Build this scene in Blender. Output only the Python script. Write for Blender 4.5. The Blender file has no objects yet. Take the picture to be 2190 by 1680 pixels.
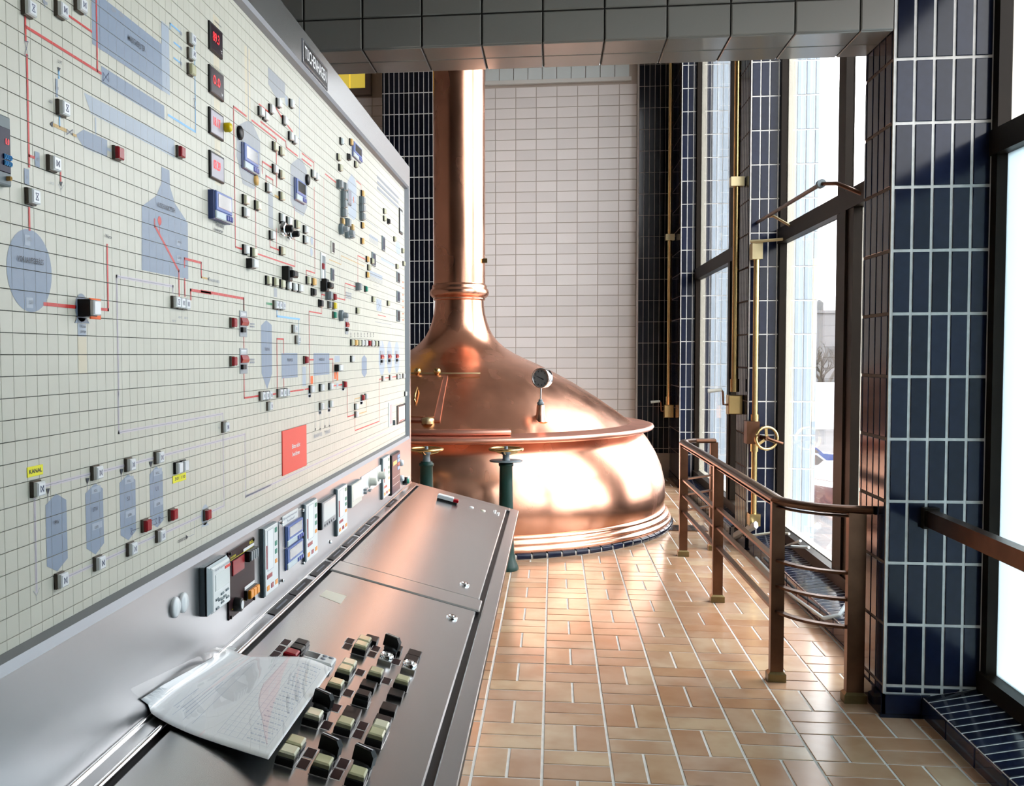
import bpy, math, random
from mathutils import Vector, Matrix
random.seed(7)
C = bpy.context.scene.collection
S = bpy.context.scene
# ------------------------------------------------------------------ camera
CAM_F, CAM_CX, CAM_CY, CAM_H = 2022.88, 966.42, 843.01, 1.496
YAW, PITCH, ROLL = 0.107013, 0.042248, 0.002362
def cam_rot():
    cy, sy, cp, sp, cr, sr = math.cos(YAW), math.sin(YAW), math.cos(PITCH), math.sin(PITCH), math.cos(ROLL), math.sin(ROLL)
    R0 = Matrix(((1, 0, 0), (0, 0, -1), (0, 1, 0)))
    Ry = Matrix(((cy, sy, 0), (-sy, cy, 0), (0, 0, 1)))
    Rp = Matrix(((1, 0, 0), (0, cp, -sp), (0, sp, cp)))
    Rr = Matrix(((cr, sr, 0), (-sr, cr, 0), (0, 0, 1)))
    return Rr @ Rp @ R0 @ Ry          # rows: right, down, forward
RC = cam_rot()
cd = bpy.data.cameras.new('camera'); cam = bpy.data.objects.new('camera', cd); C.objects.link(cam)
cd.sensor_fit = 'HORIZONTAL'; cd.sensor_width = 36.0; cd.lens = CAM_F / 2190 * 36
cd.shift_x = (1095 - CAM_CX) / 2190; cd.shift_y = (CAM_CY - 840) / 2190
cd.clip_start = 0.05; cd.clip_end = 400
r, d, f = RC[0], RC[1], RC[2]
cam.matrix_world = Matrix(((r[0], -d[0], -f[0], 0), (r[1], -d[1], -f[1], 0), (r[2], -d[2], -f[2], CAM_H), (0, 0, 0, 1)))
S.camera = cam
# ------------------------------------------------------------------ world: bright overcast daylight
W = bpy.data.worlds.new('overcast'); S.world = W; W.use_nodes = True
bg = W.node_tree.nodes['Background']; bg.inputs[0].default_value = (0.97, 0.985, 1.0, 1); bg.inputs[1].default_value = 1.0
S.view_settings.view_transform = 'Standard'; S.view_settings.look = 'None'
S.view_settings.exposure = 3.22; S.view_settings.gamma = 1.0; S.view_settings.use_curve_mapping = False
try:
    S.cycles.use_denoising = True; S.cycles.max_bounces = 10; S.cycles.diffuse_bounces = 5; S.cycles.glossy_bounces = 5
    S.cycles.transparent_max_bounces = 16; S.cycles.caustics_reflective = False; S.cycles.caustics_refractive = False
    S.cycles.sample_clamp_indirect = 6.0
except Exception: pass

# ------------------------------------------------------------------ measured places (metres; camera foot is the origin)
def ray(x, y): return RC.transposed() @ Vector(((x - CAM_CX) / CAM_F, (y - CAM_CY) / CAM_F, 1))
def at(x, y, X=None, Y=None, Z=None):
    v = ray(x, y)
    t = X / v[0] if X is not None else Y / v[1] if Y is not None else (Z - CAM_H) / v[2]
    return Vector((0, 0, CAM_H)) + t * v
XB, XF = -0.7676, -0.745               # mosaic board plane, steel fascia plane
TS, BY0, BZ0 = 0.03104, 1.2472, 1.4971 # board tile pitch, a column joint, a row joint
Y_END = 4.91                           # far end of the console
DTH = math.radians(14.4); DZ0 = 0.828  # desk slope, height at the fascia
P1Y, P2Y, P3Y, YW = 4.017, 7.37, 10.75, 11.8
P1X, P2X, P3X = 1.352, 1.462, 1.395
XG = 1.72                              # window glass plane
KX, KY = -0.858, 8.65                  # kettle axis

# ------------------------------------------------------------------ materials
MATS = {}
def nt(m): return m.node_tree.nodes, m.node_tree.links
def P(name, col, rough=0.5, metal=0.0, coat=0.0, var=0.0, vs=8.0, bump=0.0, bs=60.0, emit=0.0, rvar=0.0, spec=0.5, stretch=None, rnd=0.0):
    m = bpy.data.materials.new(name); m.use_nodes = True; N, L = nt(m); b = N['Principled BSDF']
    c4 = (*col, 1); b.inputs['Base Color'].default_value = c4; b.inputs['Roughness'].default_value = rough; b.inputs['Metallic'].default_value = metal
    b.inputs['Specular IOR Level'].default_value = spec
    if coat: b.inputs['Coat Weight'].default_value = coat; b.inputs['Coat Roughness'].default_value = 0.08
    if emit: b.inputs['Emission Color'].default_value = c4; b.inputs['Emission Strength'].default_value = emit
    last = None
    if var or bump or rvar:
        tc = N.new('ShaderNodeTexCoord'); mp = N.new('ShaderNodeMapping'); L.new(tc.outputs['Object'], mp.inputs[0])
        if stretch: mp.inputs['Scale'].default_value = stretch
    if var:
        no = N.new('ShaderNodeTexNoise'); no.inputs['Scale'].default_value = vs; no.inputs['Detail'].default_value = 3; L.new(mp.outputs[0], no.inputs['Vector'])
        mr = N.new('ShaderNodeMapRange'); mr.interpolation_type = 'SMOOTHSTEP'; mr.inputs[1].default_value = 0.2; mr.inputs[2].default_value = 0.8; mr.inputs[3].default_value = 1 - var; mr.inputs[4].default_value = 1 + var * 0.5
        L.new(no.outputs[0], mr.inputs[0]); last = mr.outputs[0]
    if rnd:
        oi = N.new('ShaderNodeObjectInfo'); ge = N.new('ShaderNodeNewGeometry'); ad = N.new('ShaderNodeMath'); ad.operation = 'ADD'
        L.new(oi.outputs['Random'], ad.inputs[0]); L.new(ge.outputs['Random Per Island'], ad.inputs[1])
        fr = N.new('ShaderNodeMath'); fr.operation = 'FRACT'; L.new(ad.outputs[0], fr.inputs[0])
        m2 = N.new('ShaderNodeMapRange'); m2.inputs[3].default_value = 1 - rnd; m2.inputs[4].default_value = 1 + rnd; L.new(fr.outputs[0], m2.inputs[0])
        if last is None: last = m2.outputs[0]
        else:
            mu = N.new('ShaderNodeMath'); mu.operation = 'MULTIPLY'; L.new(last, mu.inputs[0]); L.new(m2.outputs[0], mu.inputs[1]); last = mu.outputs[0]
    if last is not None:
        hs = N.new('ShaderNodeHueSaturation'); hs.inputs['Color'].default_value = c4; L.new(last, hs.inputs['Value']); L.new(hs.outputs[0], b.inputs['Base Color'])
    if rvar:
        n3 = N.new('ShaderNodeTexNoise'); n3.inputs['Scale'].default_value = vs * 1.7; L.new(mp.outputs[0], n3.inputs['Vector'])
        m3 = N.new('ShaderNodeMapRange'); m3.interpolation_type = 'SMOOTHSTEP'; m3.inputs[1].default_value = 0.2; m3.inputs[2].default_value = 0.8; m3.inputs[3].default_value = max(0.02, rough - rvar); m3.inputs[4].default_value = rough + rvar
        L.new(n3.outputs[0], m3.inputs[0]); L.new(m3.outputs[0], b.inputs['Roughness'])
    if bump:
        n2 = N.new('ShaderNodeTexNoise'); n2.inputs['Scale'].default_value = bs; n2.inputs['Detail'].default_value = 3; L.new(mp.outputs[0], n2.inputs['Vector'])
        bu = N.new('ShaderNodeBump'); bu.inputs['Strength'].default_value = bump; bu.inputs['Distance'].default_value = 0.01; L.new(n2.outputs[0], bu.inputs['Height']); L.new(bu.outputs[0], b.inputs['Normal'])
    MATS[name] = m; return m
def glassy(name, tint=(1, 1, 1), frost=0.0):
    m = bpy.data.materials.new(name); m.use_nodes = True; N, L = nt(m); N.remove(N['Principled BSDF'])
    out = N['Material Output']; tr = N.new('ShaderNodeBsdfTransparent'); tr.inputs[0].default_value = (*tint, 1)
    gl = N.new('ShaderNodeBsdfGlossy'); gl.inputs['Roughness'].default_value = 0.01 if not frost else 0.12
    fr = N.new('ShaderNodeFresnel'); gb = N.new('ShaderNodeNewGeometry'); mi = N.new('ShaderNodeMapRange'); mi.inputs[3].default_value = 1.5; mi.inputs[4].default_value = 1 / 1.5
    L.new(gb.outputs['Backfacing'], mi.inputs[0]); L.new(mi.outputs[0], fr.inputs[0])
    mx = N.new('ShaderNodeMixShader'); L.new(fr.outputs[0], mx.inputs[0]); base = tr.outputs[0]
    if frost:
        tl = N.new('ShaderNodeBsdfTranslucent'); tl.inputs[0].default_value = (*tint, 1); m2 = N.new('ShaderNodeMixShader'); m2.inputs[0].default_value = frost
        L.new(tr.outputs[0], m2.inputs[1]); L.new(tl.outputs[0], m2.inputs[2]); base = m2.outputs[0]
        vo = N.new('ShaderNodeTexVoronoi'); vo.inputs['Scale'].default_value = 90; tc = N.new('ShaderNodeTexCoord'); L.new(tc.outputs['Object'], vo.inputs['Vector'])
        bu = N.new('ShaderNodeBump'); bu.inputs['Strength'].default_value = 0.4; L.new(vo.outputs[0], bu.inputs['Height']); L.new(bu.outputs[0], gl.inputs['Normal']); L.new(bu.outputs[0], tl.inputs['Normal'])
    L.new(base, mx.inputs[1]); L.new(gl.outputs[0], mx.inputs[2]); L.new(mx.outputs[0], out.inputs[0]); MATS[name] = m; return m
def floor_tile_mat():
    m = P('clay_tile', (0.5, 0.3, 0.17), 0.18, spec=0.6); N, L = nt(m); b = N['Principled BSDF']
    oi = N.new('ShaderNodeObjectInfo'); ge = N.new('ShaderNodeNewGeometry'); ad = N.new('ShaderNodeMath'); ad.operation = 'ADD'
    L.new(oi.outputs['Random'], ad.inputs[0]); L.new(ge.outputs['Random Per Island'], ad.inputs[1]); fr = N.new('ShaderNodeMath'); fr.operation = 'FRACT'; L.new(ad.outputs[0], fr.inputs[0])
    cr = N.new('ShaderNodeValToRGB'); e = cr.color_ramp.elements; e[0].color = (0.5, 0.31, 0.19, 1); e[1].color = (0.58, 0.42, 0.29, 1)
    for p, c in ((0.25, (0.57, 0.385, 0.265, 1)), (0.5, (0.5, 0.29, 0.17, 1)), (0.75, (0.61, 0.44, 0.28, 1))): q = e.new(p); q.color = c
    L.new(fr.outputs[0], cr.inputs[0])
    tc = N.new('ShaderNodeTexCoord'); geo = N.new('ShaderNodeVectorMath'); geo.operation = 'ADD'; sc = N.new('ShaderNodeVectorMath'); sc.operation = 'SCALE'
    cx = N.new('ShaderNodeCombineXYZ'); L.new(fr.outputs[0], cx.inputs[0]); L.new(fr.outputs[0], cx.inputs[2]); L.new(cx.outputs[0], sc.inputs[0]); sc.inputs['Scale'].default_value = 37
    L.new(tc.outputs['Object'], geo.inputs[0]); L.new(sc.outputs[0], geo.inputs[1])
    no = N.new('ShaderNodeTexNoise'); no.inputs['Scale'].default_value = 5; no.inputs['Detail'].default_value = 3; L.new(geo.outputs[0], no.inputs['Vector'])
    r2 = N.new('ShaderNodeValToRGB'); r2.color_ramp.elements[0].position = 0.36; r2.color_ramp.elements[0].color = (1, 1, 1, 1); r2.color_ramp.elements[1].position = 0.62; r2.color_ramp.elements[1].color = (0, 0, 0, 1); L.new(no.outputs[0], r2.inputs[0])
    mx = N.new('ShaderNodeMix'); mx.data_type = 'RGBA'; ml = N.new('ShaderNodeMath'); ml.operation = 'MULTIPLY'; ml.inputs[1].default_value = 0.45; L.new(r2.outputs[0], ml.inputs[0]); L.new(ml.outputs[0], mx.inputs[0])
    L.new(cr.outputs[0], mx.inputs[6]); mx.inputs[7].default_value = (0.36, 0.15, 0.06, 1); L.new(mx.outputs[2], b.inputs['Base Color'])
    return m
floor_tile_mat()
P('floor_grout', (0.80, 0.78, 0.74), 0.8, var=0.12, vs=20)
P('navy_tile', (0.009, 0.013, 0.032), 0.12, var=0.2, vs=20, rnd=0.35, bump=0.015, bs=9, spec=0.22)
P('veiled_tile', (0.50, 0.60, 0.70), 0.15, rnd=0.06)  # navy tile paled: daylight veil of the glass put into the colour
P('shaded_grout', (0.13, 0.085, 0.065), 0.8)  # pale joints of the left faces, with shade painted into the colour
P('black_tile', (0.006, 0.007, 0.012), 0.10, rnd=0.3, spec=0.25)
P('pale_grout', (0.74, 0.73, 0.70), 0.8, var=0.15, vs=30)
P('white_tile', (0.88, 0.82, 0.79), 0.25, rnd=0.05)
P('tan_grout', (0.52, 0.44, 0.38), 0.8)
P('beam_tile', (0.21, 0.20, 0.18), 0.2, rnd=0.06, coat=0.5)
P('dark_grout', (0.02, 0.018, 0.015), 0.9)
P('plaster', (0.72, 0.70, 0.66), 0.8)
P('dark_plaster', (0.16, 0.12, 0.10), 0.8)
P('copper', (0.87, 0.45, 0.305), 0.25, 1.0, var=0.28, vs=2.6, rvar=0.05, stretch=(1, 1, 0.45))
P('copper_worn', (0.80, 0.42, 0.32), 0.36, 1.0, var=0.12, vs=5)
P('steel_fascia', (0.47, 0.475, 0.49), 0.34, 1.0, var=0.02, vs=3)
P('steel', (0.65, 0.66, 0.67), 0.25, 1.0, var=0.02, vs=3)
P('steel_lip', (0.30, 0.31, 0.33), 0.5, 1.0)
P('steel_bright', (0.78, 0.78, 0.78), 0.15, 1.0)
P('chrome', (0.85, 0.85, 0.86), 0.07, 1.0)
P('brass', (0.62, 0.45, 0.20), 0.26, 1.0, var=0.15, vs=12)
P('brass_dull', (0.55, 0.47, 0.28), 0.45, 1.0)
P('foot_brass', (0.20, 0.15, 0.07), 0.4, 1.0, var=0.2, vs=20)
P('bronze', (0.15, 0.075, 0.045), 0.33, 1.0, var=0.3, vs=9)
P('window_bronze', (0.012, 0.0075, 0.004), 0.45, 0.0, var=0.2, vs=6, spec=0.12)
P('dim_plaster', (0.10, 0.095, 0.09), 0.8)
P('cream_paint', (0.78, 0.74, 0.62), 0.5)
P('green_iron', (0.008, 0.040, 0.034), 0.35, spec=0.3)
P('board_tile', (0.60, 0.585, 0.50), 0.35, rnd=0.03)
P('board_joint', (0.10, 0.10, 0.09), 0.9)
P('beige_print', (0.68, 0.61, 0.46), 0.4)
P('vessel_print', (0.25, 0.31, 0.41), 0.4)
P('pale_print', (0.40, 0.46, 0.54), 0.4)
P('grey_print', (0.34, 0.36, 0.39), 0.4)
P('red_print', (0.62, 0.035, 0.03), 0.4)
P('orange_print', (0.95, 0.14, 0.01), 0.5)
P('blue_print', (0.22, 0.52, 0.85), 0.4)
P('lilac_print', (0.62, 0.56, 0.60), 0.4)
P('tan_print', (0.60, 0.38, 0.12), 0.4)
P('green_print', (0.05, 0.28, 0.12), 0.4)
P('ink', (0.03, 0.035, 0.05), 0.5)
P('ink_blue', (0.04, 0.05, 0.14), 0.5)
P('ink_soft', (0.30, 0.32, 0.37), 0.6)
P('pale_ink', (0.58, 0.62, 0.72), 0.6)
P('white_ink', (0.9, 0.9, 0.9), 0.5)
P('yellow_ink', (0.85, 0.72, 0.0), 0.5)
P('sign_red', (0.82, 0.06, 0.035), 0.45)
P('label_yellow', (0.90, 0.83, 0.02), 0.5)
P('housing', (0.085, 0.066, 0.048), 0.4)
P('black_plastic', (0.008, 0.008, 0.009), 0.35, spec=0.25)
P('white_cap', (0.82, 0.84, 0.86), 0.25)
P('grey_cap', (0.26, 0.29, 0.31), 0.3)
P('red_cap', (0.33, 0.008, 0.016), 0.25, spec=0.3)
P('olive_cap', (0.56, 0.54, 0.33), 0.25, coat=0.4)
P('olive_light_cap', (0.70, 0.69, 0.50), 0.25, coat=0.4)
P('amber_cap', (0.85, 0.50, 0.15), 0.3)
P('yellow_cap', (0.80, 0.60, 0.0), 0.3)
P('green_cap', (0.0, 0.25, 0.16), 0.3)
P('orange_key', (0.95, 0.33, 0.01), 0.35)
P('blue_case', (0.03, 0.06, 0.22), 0.3)
P('blue_front', (0.06, 0.13, 0.42), 0.3)
P('blue_key', (0.02, 0.05, 0.33), 0.3)
P('pale_case', (0.55, 0.63, 0.66), 0.35)
P('lcd', (0.08, 0.08, 0.08), 0.08, spec=0.8)
P('lcd_pale', (0.72, 0.77, 0.76), 0.2)
P('dark_screen', (0.02, 0.008, 0.016), 0.25, spec=0.2)
P('grey_screen', (0.36, 0.34, 0.40), 0.25)
P('led', (1.0, 0.02, 0.03), 0.4, emit=0.10)
P('slate', (0.13, 0.17, 0.19), 0.4)
P('white_case', (0.78, 0.80, 0.80), 0.35)
P('cream_case', (0.68, 0.68, 0.60), 0.4)
P('brown_panel', (0.028, 0.010, 0.012), 0.4, spec=0.12)
P('violet_screen', (0.022, 0.024, 0.055), 0.3, spec=0.15)
P('sky_key', (0.10, 0.40, 0.75), 0.3)
P('paper', (0.93, 0.94, 0.96), 0.4)
P('concrete_paint', (0.52, 0.53, 0.54), 0.6, var=0.15, vs=10)
P('asphalt', (0.10, 0.10, 0.105), 0.9, var=0.15, vs=0.6)
P('far_wall', (0.75, 0.74, 0.73), 0.8)
P('far_block', (0.125, 0.125, 0.13), 0.8)
P('far_glass', (0.05, 0.055, 0.06), 0.4)
P('far_dark', (0.05, 0.045, 0.04), 0.8)
P('bark', (0.035, 0.03, 0.026), 0.9)
P('car_white', (0.35, 0.36, 0.38), 0.2, coat=1.0)
P('car_blue', (0.02, 0.06, 0.20), 0.2, coat=1.0)
P('car_maroon', (0.05, 0.012, 0.016), 0.2, coat=1.0)
P('rubber', (0.015, 0.015, 0.015), 0.8)
P('yellow_pane', (0.95, 0.72, 0.10), 0.4, emit=0.05)
glassy('glass'); glassy('frosted_glass', (0.54, 0.62, 0.65), 0.9); glassy('sky_pane', (0.85, 0.92, 0.92), 0.7)

# ------------------------------------------------------------------ object helpers
def tag(o, label=None, cat=None, group=None, kind=None):
    if label: o['label'] = label
    if cat: o['category'] = cat
    if group: o['group'] = group
    if kind: o['kind'] = kind
    return o
WM = {}
def link(name, data, parent=None, M=None):
    o = bpy.data.objects.new(name, data); C.objects.link(o)
    WM[o.name] = M.copy() if M is not None else Matrix.Identity(4)
    if parent is not None: o.parent = parent; o.matrix_parent_inverse = WM[parent.name].inverted()
    if M is not None: o.matrix_basis = M
    return o
def empty(name, loc=(0, 0, 0)):
    o = bpy.data.objects.new(name, None); C.objects.link(o); o.location = loc; o.empty_display_size = 0.1; WM[o.name] = Matrix.Translation(loc); return o
class MB:
    """collects faces in world (or local) coordinates"""
    def __init__(s): s.v = []; s.f = []; s.smooth = []
    def add(s, vs, fs, sm=False):
        n = len(s.v); s.v += [tuple(p) for p in vs]; s.f += [tuple(i + n for i in q) for q in fs]; s.smooth += [sm] * len(fs)
    def box(s, a, b, M=None):
        (x0, y0, z0), (x1, y1, z1) = a, b
        x0, x1 = min(x0, x1), max(x0, x1); y0, y1 = min(y0, y1), max(y0, y1); z0, z1 = min(z0, z1), max(z0, z1)
        vs = [(x, y, z) for z in (z0, z1) for y in (y0, y1) for x in (x0, x1)]
        if M: vs = [M @ Vector(p) for p in vs]
        s.add(vs, [(0, 2, 3, 1), (4, 5, 7, 6), (0, 1, 5, 4), (2, 6, 7, 3), (0, 4, 6, 2), (1, 3, 7, 5)]); return s
    def taper(s, a, b, inset, M=None, base=True):
        """box whose top (z1) face is inset: bevelled tile, cap, key"""
        (x0, y0, z0), (x1, y1, z1) = a, b; i = inset; zc = z1 - min(i, (z1 - z0) * 0.8)
        vs = [(x0, y0, z0), (x1, y0, z0), (x1, y1, z0), (x0, y1, z0), (x0, y0, zc), (x1, y0, zc), (x1, y1, zc), (x0, y1, zc),
              (x0 + i, y0 + i, z1), (x1 - i, y0 + i, z1), (x1 - i, y1 - i, z1), (x0 + i, y1 - i, z1)]
        if M: vs = [M @ Vector(p) for p in vs]
        fs = [(0, 1, 5, 4), (1, 2, 6, 5), (2, 3, 7, 6), (3, 0, 4, 7), (4, 5, 9, 8), (5, 6, 10, 9), (6, 7, 11, 10), (7, 4, 8, 11), (8, 9, 10, 11)]
        if base: fs.append((3, 2, 1, 0))
        s.add(vs, fs); return s
    def prism(s, poly, z0, z1, M=None):
        n = len(poly); vs = [(p[0], p[1], z0) for p in poly] + [(p[0], p[1], z1) for p in poly]
        if M: vs = [M @ Vector(p) for p in vs]
        s.add(vs, [tuple(range(n - 1, -1, -1)), tuple(range(n, 2 * n))] + [(i, (i + 1) % n, (i + 1) % n + n, i + n) for i in range(n)]); return s
    def lathe(s, prof, n=32, M=None, a0=0.0, a1=None, cap=True):
        full = a1 is None; a1 = a0 + 2 * math.pi if full else a1; m = n if full else n + 1
        vs = []
        for (rr, z) in prof:
            for k in range(m):
                a = a0 + (a1 - a0) * k / n; vs.append((rr * math.cos(a), rr * math.sin(a), z))
        if M: vs = [M @ Vector(p) for p in vs]
        fs = []
        for i in range(len(prof) - 1):
            for k in range(n):
                k2 = (k + 1) % m; fs.append((i * m + k, i * m + k2, (i + 1) * m + k2, (i + 1) * m + k))
        s.add(vs, fs, True)
        if cap and full:
            if prof[0][0] > 1e-4: s.add(vs[:m], [tuple(range(m - 1, -1, -1))])
            if prof[-1][0] > 1e-4: s.add(vs[-m:], [tuple(range(m))])
        return s
    def cyl(s, p, q, r0, r1=None, n=14):
        p, q = Vector(p), Vector(q); dv = q - p; r1 = r0 if r1 is None else r1
        M = Matrix.Translation(p) @ dv.to_track_quat('Z', 'Y').to_matrix().to_4x4()
        return s.lathe([(r0, 0), (r1, dv.length)], n, M)
    def tube(s, pts, r, n=10, closed=False, flat=None):
        pts = [Vector(p) for p in pts]; m = len(pts); vs = []
        up0 = Vector((0, 0, 1))
        for i, p in enumerate(pts):
            if closed: t = pts[(i + 1) % m] - pts[i - 1]
            else: t = pts[min(i + 1, m - 1)] - pts[max(i - 1, 0)]
            t.normalize(); up = up0 if abs(t.dot(up0)) < 0.95 else Vector((1, 0, 0))
            a = t.cross(up).normalized(); b = a.cross(t)
            for k in range(n):
                an = 2 * math.pi * (k + 0.5) / n; ra, rb = (r, r) if flat is None else flat
                vs.append(p + a * ra * math.cos(an) + b * rb * math.sin(an))
        fs = []
        for i in range(m if closed else m - 1):
            j = (i + 1) % m
            for k in range(n): k2 = (k + 1) % n; fs.append((i * n + k, j * n + k, j * n + k2, i * n + k2))
        s.add(vs, fs, flat is None)
        if not closed: s.add(vs[:n], [tuple(range(n))]); s.add(vs[-n:], [tuple(range(n - 1, -1, -1))])
        return s
    def mesh(s, name, mat):
        me = bpy.data.meshes.new(name); me.from_pydata(s.v, [], s.f); me.materials.append(MATS[mat])
        if any(s.smooth): me.polygons.foreach_set('use_smooth', s.smooth)
        me.validate(); me.update()
        import bmesh
        bm = bmesh.new(); bm.from_mesh(me); bmesh.ops.recalc_face_normals(bm, faces=bm.faces); bm.to_mesh(me); bm.free(); return me
    def build(s, name, mat, parent=None, M=None): return link(name, s.mesh(name, mat), parent, M)
def frame(o, x, y):
    x, y = Vector(x).normalized(), Vector(y).normalized(); z = x.cross(y); o = Vector(o)
    return Matrix(((x[0], y[0], z[0], o[0]), (x[1], y[1], z[1], o[1]), (x[2], y[2], z[2], o[2]), (0, 0, 0, 1)))
BOARD = frame((XB, 0, 0), (0, 1, 0), (0, 0, 1))     # local x = world Y, local y = world Z, out = +X
FASC = frame((XF, 0, 0), (0, 1, 0), (0, 0, 1))
DESK = frame((XF, 0, DZ0), (0, 1, 0), (-math.cos(DTH), 0, math.sin(DTH)))
def T(M, u, v, w=0.0): return M @ Matrix.Translation((u, v, w))
_tc = {}
def tmesh(name, w, h, t, bev, mat):
    k = (name, round(w, 4), round(h, 4), t, bev, mat)
    if k not in _tc: _tc[k] = MB().taper((0, 0, -0.004), (w, h, t), bev).mesh(name, mat)
    return _tc[k]
def rect_tiles(F, u0, u1, v0, v1, pw, ph, joint, thick, mat, parent, name='tile', uoff=0.0, voff=0.0, bev=0.0015, stuff=None):
    """tiles of pitch pw x ph cut to the rectangle; children of parent (or all into the MB stuff)"""
    i0 = math.floor((u0 - uoff) / pw); i1 = math.ceil((u1 - uoff) / pw); j0 = math.floor((v0 - voff) / ph); j1 = math.ceil((v1 - voff) / ph); g = joint / 2
    for i in range(i0, i1):
        for j in range(j0, j1):
            a, b = max(u0, uoff + i * pw + g), min(u1, uoff + (i + 1) * pw - g); c, dd = max(v0, voff + j * ph + g), min(v1, voff + (j + 1) * ph - g)
            if b - a < 0.006 or dd - c < 0.006: continue
            if stuff is not None: stuff.taper((a, c, -0.002), (b, dd, thick), bev, F, base=False)
            else: link(name, tmesh(name, b - a, dd - c, thick, bev, mat), parent, T(F, a, c))
_txt = {}
def text(s, F, u, v, h, mat, parent, w=None, w0=0.0009, name='lettering', align='CENTER'):
    if s not in _txt:
        cu = bpy.data.curves.new('lettering', 'FONT'); cu.body = s; cu.align_x = align; cu.align_y = 'CENTER'; cu.size = 1.0; cu.resolution_u = 2; cu.offset = 0.012
        ob = bpy.data.objects.new('tmp_text', cu); C.objects.link(ob); bpy.context.view_layer.update()
        me = bpy.data.meshes.new_from_object(ob.evaluated_get(bpy.context.evaluated_depsgraph_get())); bpy.data.objects.remove(ob)
        _txt[s] = [(tuple(p.co) for p in me.vertices), me]
    me = _txt[s][1]; xs = [p.co.x for p in me.vertices] or [0, 1]; wid = (max(xs) - min(xs)) or 1
    m2 = me.copy(); m2.materials.clear(); m2.materials.append(MATS[mat]); k = h / 0.72; kx = k if w is None else w / wid
    m2.transform(Matrix.Diagonal((kx, k, 1, 1))); return link(name, m2, parent, T(F, u, v, w0))

# ================================================================== THE ROOM
HALL_Z, FRONT_Z = 6.2, 3.3
def struct(name, mb, mat, label, cat): return tag(mb.build(name, mat), label, cat, kind='structure')
floor = struct('floor', MB().box((-4.2, -3.6, -0.12), (1.74, 11.9, -0.004)), 'floor_grout', 'pale jointed basketweave clay tile floor of the brew hall', 'floor')
# basketweave: square blocks of two tiles each, alternating direction
FX0, FY0, FL, FG = -0.2878, 4.2937, 0.25, 0.011
cand = []
for i in range(-14, 8):
    for j in range(-28, 32):
        x, y = FX0 + i * FL, FY0 + j * FL
        if x + FL > 1.72 or y + FL > 11.8 or y < -3.4 or x < -4.1: continue
        for k in range(2):
            if (i + j) % 2 == 0: a, b, c, e = x + FG / 2 + k * FL / 2, x + (k + 1) * FL / 2 - FG / 2, y + FG / 2, y + FL - FG / 2
            else: a, b, c, e = x + FG / 2, x + FL - FG / 2, y + FG / 2 + k * FL / 2, y + (k + 1) * FL / 2 - FG / 2
            cx, cy = (a + b) / 2, (c + e) / 2
            if math.hypot(cx - KX, cy - KY) < 1.80: continue
            vis = 2.2 < cy and -0.36 < cx < 1.6 and not (cx > 1.3 and cy < 3.0)
            cand.append((0 if vis else 1, cy, a, b, c, e))
cand.sort()
rest = MB()
for n, (_, _, a, b, c, e) in enumerate(cand):
    F = frame((a, c, 0), (1, 0, 0), (0, 1, 0)); F = F @ Matrix.Translation((0, 0, -0.001 + 0.0012 * random.random()))
    if n < 300: link('floor_tile', tmesh('floor_tile', b - a, e - c, 0.0, 0.0012, 'clay_tile'), floor, F)
    else: rest.taper((0, 0, -0.004), (b - a, e - c, 0), 0.0012, F, base=False)
rest.build('floor_tiles', 'clay_tile', floor)['kind'] = 'stuff'
# outer shell
struct('ceiling', MB().box((-4.2, 4.3, HALL_Z), (1.98, 11.95, HALL_Z + 0.15)), 'plaster', 'plain plaster ceiling over the hall', 'ceiling')
struct('ceiling_front', MB().box((-4.2, -3.6, FRONT_Z), (1.98, 4.02, FRONT_Z + 0.15)), 'plaster', 'low plaster ceiling above the control console', 'ceiling')
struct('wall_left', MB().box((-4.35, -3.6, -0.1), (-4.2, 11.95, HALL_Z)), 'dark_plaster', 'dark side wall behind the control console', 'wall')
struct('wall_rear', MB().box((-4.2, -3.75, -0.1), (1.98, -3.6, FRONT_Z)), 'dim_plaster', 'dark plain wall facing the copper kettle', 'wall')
# --- tiled beam across the hall
beam = struct('beam', MB().box((-4.2, P1Y + 0.004, 2.794), (P1X, 4.352, HALL_Z)), 'dark_grout', 'wide beam faced with glazed grey tiles above the console', 'beam')
BF = frame((0, P1Y, 0), (1, 0, 0), (0, 0, 1)); BS = frame((0, P1Y, 2.79), (1, 0, 0), (0, -1, 0))
rect_tiles(BF, -2.7, P1X, 2.79, 3.28, 0.2543, 0.131, 0.006, 0.004, 'beam_tile', beam, uoff=-0.0475, voff=2.79, bev=0.004)
BS = frame((0, 4.352, 2.792), (1, 0, 0), (0, -1, 0))
rect_tiles(BS, -2.7, P1X, 0.0, 0.335, 0.2543, 0.1675, 0.006, 0.004, 'beam_tile', beam, uoff=-0.0475, bev=0.003)
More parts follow.
